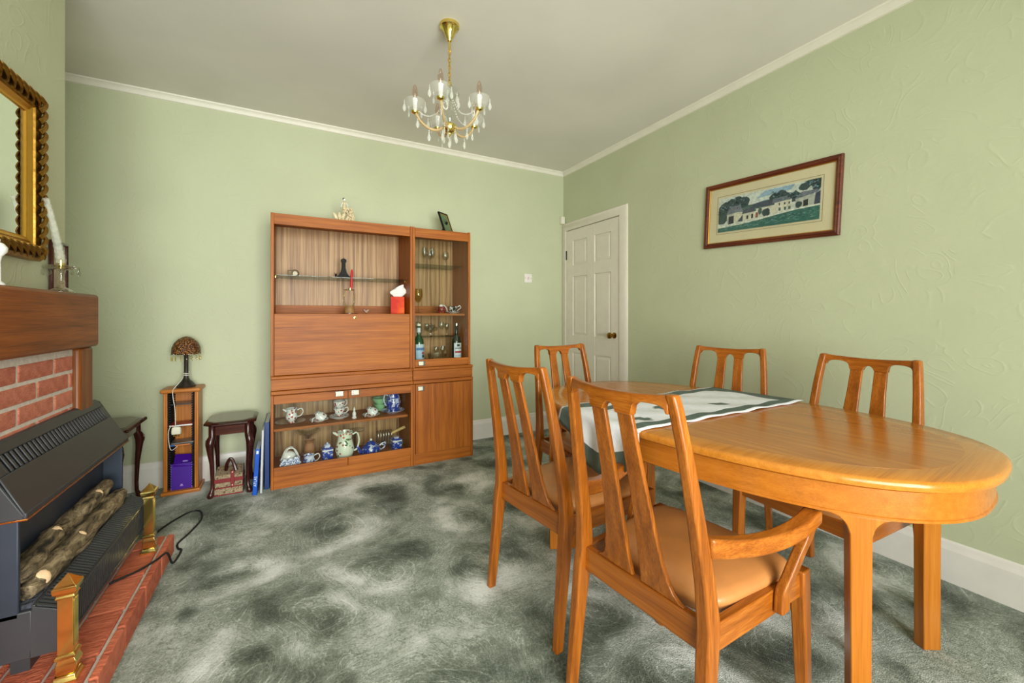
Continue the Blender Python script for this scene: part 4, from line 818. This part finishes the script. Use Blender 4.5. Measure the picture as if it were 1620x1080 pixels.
# ------------------------------------------------------------------ dining table
ANG = .101; TC = (1.518, 1.115)
dt = thing('dining_table', 'oval honey teak dining table with curved legs', 'table', (TC[0], TC[1], 0), ANG)
def se(a, b, n_, k):
    t_ = 2*PI*k; c, s = math.cos(t_), math.sin(t_); return (a*math.copysign(abs(c)**(2/n_), c), b*math.copysign(abs(s)**(2/n_), s))
TA, TBB, TN = .494, .796, 2.535; NP = 120
def even(a, b, n_, N):   # evenly spaced outline with arclength
    raw = [se(a, b, n_, k/4000) for k in range(4000)]; L = [0]
    for i in range(4000): p, q = raw[i], raw[(i+1) % 4000]; L.append(L[-1]+math.hypot(q[0]-p[0], q[1]-p[1]))
    out = []; j = 0
    for k in range(N):
        s = L[-1]*k/N
        while L[j+1] < s: j += 1
        p, q = raw[j], raw[(j+1) % 4000]; f = (s-L[j])/max(L[j+1]-L[j], 1e-9); out.append((p[0]+(q[0]-p[0])*f, p[1]+(q[1]-p[1])*f))
    return out, L[-1]
OUT, PL = even(TA, TBB, TN, NP)
def off(pts, d):
    r = []
    for i, p in enumerate(pts):
        a, b = pts[i-1], pts[(i+1) % len(pts)]; tx, ty = b[0]-a[0], b[1]-a[1]; l_ = math.hypot(tx, ty); r.append((p[0]-ty/l_*d, p[1]+tx/l_*d))
    return r
def ringz(d, z): return [(x, y, z) for x, y in off(OUT, d)]
mb = MB(); mb.loft([ringz(.010, .708), ringz(.002, .711), ringz(0, .718), ringz(0, .725), ringz(.003, .731), ringz(.010, .7345), ringz(.085, .735)], True)
mb.build('top_border', M_TBX, dt, angle=50)
MB().loft([ringz(.085, .730), ringz(.085, .7354)]).build('top_veneer', M_TBY, dt, smooth=False)
AP = .024
mb = MB(); mb.loft([ringz(AP+.022, .628), ringz(AP, .628), ringz(AP, .634), ringz(AP+.003, .636), ringz(AP+.003, .700), ringz(AP+.010, .704), ringz(AP+.010, .709), ringz(AP+.022, .709)], False, ring=True)
g = wood('table_apron_wood', *TB, axis='y', rough=.25, coat=.5, soft=2.2); mb.build('apron', g, dt, angle=50)
APO, APL = even(TA-AP, TBB-AP, TN, 2000)
def apt(s, d): 
    n_ = len(APO); i = int(round(s/APL*n_)) % n_; p = APO[i]; a, b = APO[i-6], APO[(i+6) % n_]; tx, ty = b[0]-a[0], b[1]-a[1]; l_ = math.hypot(tx, ty); return (p[0]-ty/l_*d, p[1]+tx/l_*d)
for sx, sy in ((1, 1), (-1, 1), (-1, -1), (1, -1)):
    i0 = min(range(2000), key=lambda i: (APO[i][0]-sx*.355)**2+(APO[i][1]-sy*.60)**2); s0 = APL*i0/2000
    secs = []; 
    for z, hw in [(0, .020), (.25, .021), (.575, .0225)]+[(.575+.055*q/8, .0225+.05*(1-math.sqrt(max(0, 1-(q/8)**2)))) for q in range(1, 9)]:
        n_ = 8; front = [apt(s0-hw+2*hw*j/n_, -.0012) for j in range(n_+1)]; back = [apt(s0-hw+2*hw*j/n_, .055) for j in range(n_, -1, -1)]
        secs.append([(x, y, z) for x, y in front+back])
    MB().loft(secs).build('leg', M_TBZ, dt, .004, angle=40)
# table runner, draped over the left edge
ca_, sa_ = math.cos(ANG), math.sin(ANG)
def tloc(X, Y): dx, dy = X-TC[0], Y-TC[1]; return (ca_*dx+sa_*dy, -sa_*dx+ca_*dy)
def tworld(x, y): return (TC[0]+ca_*x-sa_*y, TC[1]+sa_*x+ca_*y)
def inside(X, Y): x, y = tloc(X, Y); return abs(x/TA)**TN+abs(y/TBB)**TN < 1
def edge_x(Y, sgn):
    a, b = TC[0], TC[0]+sgn*1.0
    for _ in range(40):
        m = (a+b)/2
        if inside(m, Y): a = m
        else: b = m
    return a
rn = thing('table_runner', 'white embroidered table runner with dark green borders across the dining table', 'table runner', (1.45, 1.2, .736))
mb = MB(); NU, NV = 64, 26; RY0, RY1 = 1.005, 1.435
def wrinkle(X, Y): return .0018*(math.sin(X*23+Y*31)+math.sin(X*41-Y*17))+.0022
rows_ = []; lens = []
for j in range(NV+1):
    Y = RY0+(RY1-RY0)*j/NV+.004*math.sin(j*1.1); xl, xr = edge_x(Y, -1)-.004, edge_x(Y, 1)-.006
    hang = .10+.10*math.sin(PI*min(max((j/NV-.0), 0), 1))**.7
    if j/NV > .55: hang = .20*(1-(j/NV-.55)/.45*.75)
    tot = (xr-xl)+hang; row = []
    for i in range(NU+1):
        s = tot*i/NU; X = xr-s
        if s <= xr-xl: row.append((X, Y, .7375+wrinkle(X, Y)))
        else:
            d = s-(xr-xl); r_ = .012
            if d < r_*PI/2: a = d/r_; row.append((xl-r_*math.sin(a), Y, .7385-r_*(1-math.cos(a))))
            else:
                dd = d-r_*PI/2; row.append((xl-r_-.012*math.sin(j*.8)*min(1, dd/.06)-.03*dd, Y+.25*dd*(j/NV-.5), .7385-r_-dd))
    rows_.append(row); lens.append((tot, hang))
verts = [(x-1.45, y-1.2, z-.736) for r in rows_ for x, y, z in r]; n1 = NU+1
for j in range(NV):
    for i in range(NU):
        v_ = j/NV; tot = lens[j][0]; s = tot*(i+.5)/NU
        b = min(j, NV-1-j); e = min(i, (NU-1-i))
        mi_ = 2 if b == 0 else (1 if (b <= 3 or e <= 3) else 0)
        if mi_ == 0 and ((i-20)**2/9+(j-8)**2/2 < 1 or (i-24)**2/4+(j-19)**2/3 < 1 or (i-34)**2/8+(j-12)**2/2 < .8 or (i-46)**2/7+(j-18)**2/3 < 1 or (i-47)**2/5+(j-6)**2/3 < 1): mi_ = 1
        mb.mi = mi_; mb.f.append((j*n1+i, j*n1+i+1, (j+1)*n1+i+1, (j+1)*n1+i)); mb.m.append(mi_)
mb.v = verts
M_LINEN = plain('white_linen', (222, 222, 226), .85, var=.05, vscale=30, bump=.3, bscale=120); M_GREENC = plain('dark_green_cotton', (86, 99, 91), .9, var=.12, vscale=30)
o = mb.build('cloth', [M_LINEN, M_GREENC, M_LINEN], rn, angle=80); sm = o.modifiers.new('thick', 'SOLIDIFY'); sm.thickness = .0012; sm.offset = 1
# ------------------------------------------------------------------ dining chairs
def make_chair(name, label, arms):
    t = thing(name, label, 'chair'); wide = .006 if arms else 0; fy = .022 if arms else 0
    K = [(.205, -.215, 0, .026, .032), (.203, -.200, .15, .029, .037), (.200, -.176, .37, .034, .046), (.198, -.168, .43, .034, .047), (.194, -.175, .52, .031, .042), (.187, -.196, .66, .028, .036), (.177, -.224, .82, .026, .031), (.168, -.243, .915, .026, .028), (.164, -.25, .947, .025, .026)]
    for s in (-1, 1):
        MB().post([(s*x, y, z, a, b) for x, y, z, a, b in K]).build('rear_post', M_CHZ, t, .006, seg=3, angle=50)
        MB().post([(s*(.222+wide), .262-fy, 0, .028, .028), (s*(.218+wide), .255-fy, .25, .035, .036), (s*(.214+wide), .25-fy, .436, .040, .042)]).build('front_leg', M_CHZ, t, .005, seg=3, angle=50)
        MB().loft([[(s*(.197-.011), -.155, .365), (s*(.197+.011), -.155, .365), (s*(.197+.011), -.155, .428), (s*(.197-.011), -.155, .428)], [(s*(.212+wide-.011), .235-fy, .365), (s*(.212+wide+.011), .235-fy, .365), (s*(.212+wide+.011), .235-fy, .428), (s*(.212+wide-.011), .235-fy, .428)]]).build('side_rail', M_CHY, t, .003)
    MB().box(-.188, .188, -.178, -.154, .360, .430).build('rear_rail', M_CHX, t, .004); MB().box(-.200-wide, .200+wide, .240-fy, .262-fy, .372, .428).build('front_rail', M_CHX, t, .003)
    # top rail with arched underside, bowed in plan
    secs = []; n_ = 72
    for i in range(n_+1):
        x = -.158+.316*i/n_; ax = abs(x); y = -.247-.020*(1-(x/.165)**2); zt = .946-.010*(1-(x/.165)**2)
        if ax < .020: zl = .884+.022*math.sqrt(max(0, 1-(ax/.020)**2))
        elif ax < .066: zl = .884
        else:
            u = min(1, abs((ax-.109)/.044)); zl = (.884 if ax < .109 else .902)+((.037 if ax < .109 else .019))*(max(0, 1-u**2.6))**(1/2.6)
        th = .011
        secs.append([(x, y-th, zl), (x, y+th, zl), (x, y+th*.8, zt), (x, y-th*.8, zt)])
    MB().loft(secs).build('top_rail', M_CHX, t, .0035, angle=60)
    for s in (-1, 1):
        S = [(.888, .043, .045, -.264), (.80, .0445, .047, -.243), (.70, .0475, .053, -.220), (.60, .051, .062, -.199), (.52, .055, .073, -.184), (.47, .060, .086, -.174), (.448, .064, .098, -.169), (.436, .070, .114, -.167), (.430, .076, .130, -.166)]
        MB().loft([[(s*(c-w_/2), y-.0065, z), (s*(c+w_/2), y-.0065, z), (s*(c+w_/2), y+.0065, z), (s*(c-w_/2), y+.0065, z)] for z, c, w_, y in S]).build('back_slat', M_CHZ, t, .003, angle=60)
    # padded seat
    def outl(k, z):
        o_ = []; n4 = 48
        for q in range(n4):
            a = 2*PI*q/n4; c, s_ = math.cos(a), math.sin(a); e = .36
            u, v_ = math.copysign(abs(c)**e, c), math.copysign(abs(s_)**e, s_); wd = .187+(.038+wide)*(v_+1)/2*.95
            o_.append(((wd-k)*u, .062-fy*.5+(.205-fy*.5-k)*v_, z))
        return o_
    MB().loft([outl(.012, .408), outl(.006, .428), outl(.003, .438), outl(.008, .448), outl(.024, .458), outl(.06, .466), outl(.12, .471), outl(.18, .472)]).build('leather_seat', M_LEATHER, t, angle=70)
    if arms:
        for s in (-1, 1):
            P = bez([(.196, -.170, .602), (.212, -.10, .588), (.236, -.02, .582), (.258, .06, .588), (.268, .13, .600), (.266, .195, .608)], 5); n_ = len(P)
            secs = []
            for i, (x, y, z) in enumerate(P):
                f = i/(n_-1); a, h_ = .030+.012*f, .046-.014*f
                secs.append([(s*(x-a/2), y, z-h_/2), (s*(x+a/2), y, z-h_/2), (s*(x+a/2), y, z+h_/2), (s*(x-a/2), y, z+h_/2)])
            MB().loft(secs).build('arm_rest', M_CHY, t, .006, seg=3, angle=60)
            Q = bez([(.264, .182, .598), (.260, .170, .56), (.252, .148, .52), (.243, .118, .468), (.236, .098, .43), (.235, .092, .378)], 5)
            MB().loft([[(s*(x-.012), y-.020, z), (s*(x+.012), y-.020, z), (s*(x+.012), y+.020, z), (s*(x-.012), y+.020, z)] for x, y, z in Q]).build('arm_support', M_CHZ, t, .005, seg=3, angle=60)
    return t
def chair_at(mx, my, fx, fy):
    l_ = math.hypot(fx, fy); fx /= l_; fy /= l_; return (mx+.25*fx, my+.25*fy, 0), math.atan2(-fx, fy)
grp = 'teak dining chairs around the table'
A = make_chair('carver_chair', 'teak carver armchair with tan leather seat in the foreground, only one with arms', True)
A.location, rz = chair_at(.7245, .795, .334, .031); A.rotation_euler = (0, 0, rz)
Bc = make_chair('dining_chair', 'teak dining chair with white scrap on its tan seat, beside the carver armchair', False); Bc['group'] = grp; A['group'] = grp
Bc.location, rz = chair_at(.7265, 1.34, .328, .041); Bc.rotation_euler = (0, 0, rz)
loc, rz = chair_at(1.44, 2.066, .02, -1); dup(Bc, loc, rz, 'teak dining chair at the far end of the table in front of the white door', grp)
loc, rz = chair_at(2.144, 1.445, -.341, -.09); dup(Bc, loc, rz, 'teak dining chair by the right wall facing the runner, left of the framed picture', grp)
loc, rz = chair_at(2.1555, .83, -.36, .025); dup(Bc, loc, rz, 'teak dining chair by the right wall under right end of the framed picture', grp)
sc_p = MB()
for k in range(5): sc_p.box(-.012, .012, -.004, .004, 0, .0015, T(random.uniform(-.008, .008), random.uniform(-.012, .012), .001*k, rz=random.uniform(0, 3), rx=random.uniform(-.1, .1)))
tag(set_loc(sc_p.build('paper_scrap', M_PAPER), (.97, 1.24, .472)), 'small torn white paper scrap lying on a tan chair seat', 'paper')
# ------------------------------------------------------------------ chandelier
chx, chy = .704, 1.967
cd = thing('chandelier', 'five arm brass and glass chandelier with candle bulbs and crystal drops', 'chandelier', (chx, chy, 1.94), 0)
def Z(z): return z-1.94
MB().lathe([(.010, Z(2.49)), (.014, Z(2.50)), (.022, Z(2.515)), (.036, Z(2.548)), (.048, Z(2.556)), (.05, Z(2.57)), (0, Z(2.57))], 28).build('ceiling_rose', M_BRASS, cd)
MB().lathe([(.006, Z(2.44)), (.006, Z(2.495)), (0, Z(2.495))], 12).build('drop_rod', M_BRASS, cd)
for k in range(9):
    z = 2.43-.018*k; MB().tube([(.007*math.cos(a*PI/6), 0, Z(z)+.012*math.sin(a*PI/6)) for a in range(12)], .0018, 6, T(rz=PI/2*(k % 2)), ring=True).build('chain_link', M_BRASS, cd)
MB().tube([(.003*math.cos(k), .003*math.sin(k), Z(2.45-.02*k)) for k in range(9)], .002, 6).build('flex', M_GOLDF, cd)
MB().lathe([(.006, Z(2.26)), (.013, Z(2.268)), (.010, Z(2.28)), (0, Z(2.284))], 14).build('top_ring', M_BRASS, cd)
MB().lathe([(.010, Z(2.08)), (.016, Z(2.10)), (.022, Z(2.14)), (.012, Z(2.17)), (.010, Z(2.185)), (.016, Z(2.20)), (.010, Z(2.25)), (.006, Z(2.264)), (0, Z(2.264))], 18).build('glass_column', M_CRYST, cd)
MB().lathe([(.012, Z(2.195)), (.035, Z(2.20)), (.05, Z(2.225)), (.046, Z(2.245)), (.044, Z(2.244)), (.047, Z(2.225)), (.03, Z(2.204)), (0, Z(2.2))], 24).build('upper_dish', M_GLASS, cd)
MB().lathe([(.001, Z(2.012)), (.006, Z(2.018)), (.010, Z(2.028)), (.024, Z(2.034)), (.034, Z(2.05)), (.034, Z(2.066)), (.022, Z(2.078)), (.010, Z(2.084)), (0, Z(2.085))], 24).build('hub', M_BRASS, cd)
M_ARM = plain('champagne_glass_arm', (204, 176, 128), .15, .35, coat=.6, var=.05)
def milky(name, c, al, rough=.06):
    m = plain(name, c, rough, var=.04, coat=.3); m.node_tree.nodes['Principled BSDF'].inputs['Alpha'].default_value = al; return m
M_BOWL = milky('milky_bowl_glass', (216, 216, 204), .12); M_DROP = milky('bright_crystal', (226, 226, 216), .30)
camdir = math.atan2(-chy, -chx)     # direction from chandelier towards camera
arm_me = MB().tube(bez([(.03, 0, Z(2.056)), (.06, 0, Z(2.040)), (.10, 0, Z(2.045)), (.14, 0, Z(2.075)), (.165, 0, Z(2.115))], 6), .0065, 10).mesh('arm', M_ARM)
cup_me = MB().lathe([(.004, Z(2.108)), (.016, Z(2.114)), (.019, Z(2.122)), (.008, Z(2.124)), (0, Z(2.124))], 18, T(.168)).mesh('brass_cup', M_BRASS)
bob_me = MB().lathe([(.012, Z(2.122)), (.036, Z(2.128)), (.050, Z(2.150)), (.052, Z(2.172)), (.050, Z(2.172)), (.047, Z(2.151)), (.034, Z(2.132)), (0, Z(2.125))], 22, T(.168)).mesh('glass_bowl', M_BOWL)
tub_me = MB().lathe([(.0105, Z(2.124)), (.0115, Z(2.17)), (.013, Z(2.172)), (.012, Z(2.184)), (0, Z(2.184))], 16, T(.168)).mesh('candle_tube', M_PORC)
M_BULB = glassy('bulb_glass', (.90, .80, .74), 1.5, .35); blb_me = MB().lathe([(.008, Z(2.184)), (.012, Z(2.196)), (.0145, Z(2.21)), (.0125, Z(2.232)), (.005, Z(2.252)), (0, Z(2.255))], 16, T(.168)).mesh('candle_bulb', M_BULB)
fil_me = MB().lathe([(.003, Z(2.184)), (.002, Z(2.205)), (.001, Z(2.21)), (0, Z(2.21))], 8, T(.168)).mesh('filament_stem', M_CREAM)
strand = MB(); sp_ = bez([(.02, 0, Z(2.19)), (.06, .004, Z(2.125)), (.11, 0, Z(2.105)), (.155, 0, Z(2.125))], 6)
for p in sp_: strand.sph(p, (.0042, .0042, .0042), 6, 4)
strand = strand.mesh('bead_strand', M_DROP)
cdrop = MB(); cdrop.sph((0, 0, -.006), .0035, 6, 4); cdrop.sph((0, 0, -.015), .0045, 6, 4); cdrop.loft([[(r*math.cos(2*PI*j/6), r*.5*math.sin(2*PI*j/6), z) for j in range(6)] for r, z in ((.001, -.018), (.006, -.030), (.009, -.042), (.0065, -.052), (.001, -.059))]); cdrop = cdrop.mesh('crystal_drop', M_DROP, False)
for k in range(5):
    a = camdir-math.radians(14)+k*2*PI/5
    ao = link('arm', arm_me, cd, rot=(0, 0, a))
    for nm, me in (('brass_cup', cup_me), ('glass_bowl', bob_me), ('candle_tube', tub_me), ('candle_bulb', blb_me), ('filament_stem', fil_me), ('bead_strand', strand)):
        link(nm, me, ao)
    for q in range(5):
        b = 2*PI*q/5+.3; link('crystal_drop', cdrop, ao, loc=(.168+.052*math.cos(b), .052*math.sin(b), Z(2.168)), rot=(0, 0, b))
    link('crystal_drop', cdrop, ao, loc=(.10, 0, Z(2.04))); link('crystal_drop', cdrop, ao, loc=(.155, 0, Z(2.10)))
for q in range(6):
    b = 2*PI*q/6; link('crystal_drop', cdrop, cd, loc=(.048*math.cos(b), .048*math.sin(b), Z(2.225)), rot=(0, 0, b)); link('crystal_drop', cdrop, cd, loc=(.036*math.cos(b), .036*math.sin(b), Z(2.045)), rot=(0, 0, b))
link('crystal_drop', cdrop, cd, loc=(0, 0, Z(2.015)))
# ------------------------------------------------------------------ framed print on the right wall
pc = thing('framed_picture', 'watercolour of a farm with outbuildings in a mahogany frame on the right wall', 'picture', (XR, 1.4315, 1.749)); pc.rotation_euler = (.049, 0, 0)
mb = MB(); ring(mb, [(0, 0), (0, -.016), (.006, -.020), (.012, -.018), (.018, -.021), (.026, -.014), (.030, -.012), (.030, 0)], .3875, .204); mb.build('frame', wood('red_mahogany', (60, 22, 12), (96, 42, 22), (124, 62, 34), axis='y', rough=.3), pc, .0008)
mb = MB(); ring(mb, [(.029, -.004), (.029, -.013), (.033, -.010), (.033, -.004)], .3875, .204); mb.build('gold_slip', M_GOLDF, pc)
M_MOUNT = plain('cream_mount', (222, 204, 172), .9, var=.03); M_LINEB = plain('mount_line', (120, 104, 78), .8)
MB().box(-.006, -.003, -.357, .357, -.173, .173).build('mount', M_MOUNT, pc, smooth=False)
mb = MB(); ring(mb, [(0, -.006), (0, -.0066), (.002, -.0066), (.002, -.006)], .304, .121); mb.build('mount_line', M_LINEB, pc, smooth=False)
cols = dict(sky=(208, 210, 206), sky2=(150, 176, 200), hill=(112, 140, 152), tree=(48, 70, 74), tree2=(74, 98, 96), wall=(214, 206, 190), wall2=(180, 178, 172), roof=(112, 116, 132), roof2=(70, 76, 94), shade=(62, 66, 90), grass=(52, 104, 98), grass2=(112, 150, 138), door=(150, 80, 66), dark=(34, 36, 44), white=(228, 222, 210))
names = list(cols); mats = [plain('watercolour_'+k, c, .8, var=.22, vscale=70) for k, c in cols.items()]
pic = MB(); lay = [0]
def poly(cn, pts):
    lay[0] += 1; pic.mi = names.index(cn); x = -.0068-.00004*lay[0]
    pic.add([(x, .292-.584*u, -.1075+.215*v) for u, v in pts], [tuple(range(len(pts)))])
def blob(cn, cu, cv, ru, rv, seed, n_=18):
    rg = random.Random(seed); poly(cn, [(min(1, max(0, cu+ru*math.cos(2*PI*j/n_)*rg.uniform(.78, 1.1))), min(1, max(0, cv+rv*math.sin(2*PI*j/n_)*rg.uniform(.78, 1.1)))) for j in range(n_)])
poly('sky', [(0, 0), (1, 0), (1, 1), (0, 1)]); poly('sky2', [(.42, .80), (.75, .86), (.78, .98), (.5, .97)]); poly('hill', [(.25, .5), (.38, .66), (.5, .72), (.62, .70), (.7, .5)])
for k in range(7): blob('tree2', .30+.045*k, .60, .035, .08, k)
for k, (u, v) in enumerate(((.03, .6), (.08, .72), (.04, .4), (.15, .78), (.22, .80), (.28, .76), (.1, .55))): blob('tree', u, v, .07, .17, 20+k)
for k, (u, v) in enumerate(((.60, .72), (.66, .76), (.72, .68), (.69, .62), (.79, .66))): blob('tree', u, v, .055, .14, 40+k)
for k, (u, v) in enumerate(((.86, .86), (.92, .93), (.97, .82), (.98, .95))): blob('tree', u, v, .05, .10, 60+k)
poly('wall2', [(.10, .22), (.20, .24), (.20, .52), (.10, .50)]); poly('dark', [(.12, .20), (.18, .22), (.18, .44), (.12, .42)]); poly('wall', [(.18, .24), (.28, .26), (.28, .5), (.22, .64), (.18, .5)]); poly('roof', [(.09, .48), (.22, .52), (.28, .50), (.25, .72), (.13, .70)])
poly('shade', [(.22, .24), (.29, .24), (.29, .46)]); poly('wall', [(.28, .24), (.42, .28), (.42, .46), (.28, .45)]); poly('roof2', [(.27, .44), (.42, .46), (.40, .56), (.28, .56)]); poly('dark', [(.32, .28), (.34, .28), (.34, .38), (.32, .38)]); poly('dark', [(.37, .28), (.39, .28), (.39, .40), (.37, .40)])
poly('wall', [(.42, .30), (.62, .32), (.62, .54), (.42, .52)]); poly('roof2', [(.33, .54), (.61, .56), (.56, .70), (.42, .68)]); poly('door', [(.415, .28), (.44, .28), (.44, .42), (.415, .42)]); blob('tree', .52, .38, .04, .12, 90); blob('tree2', .46, .44, .02, .1, 91)
poly('wall', [(.60, .34), (.76, .38), (.76, .62), (.60, .60)]); poly('roof', [(.58, .58), (.76, .62), (.72, .72), (.58, .70)])
for u in (.64, .69, .73): poly('dark', [(u, .50), (u+.012, .50), (u+.012, .56), (u, .56)]); poly('tree2', [(u, .36), (u+.02, .36), (u+.02, .44), (u, .44)])
poly('wall2', [(.79, .36), (.97, .40), (.97, .66), (.79, .60)]); poly('roof', [(.78, .58), (.97, .66), (1, .74), (.84, .74)]); poly('shade', [(.95, .38), (1, .38), (1, .7), (.96, .64)]); poly('dark', [(.86, .37), (.90, .38), (.90, .54), (.86, .52)]); blob('tree', .82, .44, .03, .09, 95)
poly('white', [(.0, .16), (.4, .24), (.76, .34), (1, .38), (1, .33), (.7, .28), (.36, .18), (0, .10)]); poly('grass', [(0, 0), (1, 0), (1, .34), (.8, .32), (.6, .26), (.35, .17), (0, .12)])
for k in range(26):
    u, v = random.uniform(.3, .97), random.uniform(.03, .22); poly('grass2', [(u, v), (u+.05, v+.012), (u+.03, v+.022)])
for k in range(150):
    u, v = random.uniform(.01, .95), random.uniform(.02, .16); v += .2*u*random.random(); poly(random.choice(['grass2', 'tree', 'grass2', 'hill']), [(u, v), (u+.03, v+.006), (u+.022, v+.016)])
for k in range(120):
    cu, cv = random.choice([(.05, .6), (.1, .7), (.2, .78), (.27, .76), (.62, .73), (.69, .72), (.78, .66), (.9, .9), (.97, .86)]); u, v = min(.975, max(.01, random.gauss(cu, .028))), min(.95, random.gauss(cv, .07)); poly(random.choice(['tree2', 'hill', 'tree2', 'dark']), [(u, v), (u+.014, v+.01), (u+.01, v+.034), (u-.004, v+.02)])
pic.build('watercolour_print', mats, pc, smooth=False)
MB().box(-.0105, -.0095, -.357, .357, -.173, .173).build('picture_glass', M_PANE, pc, smooth=False)
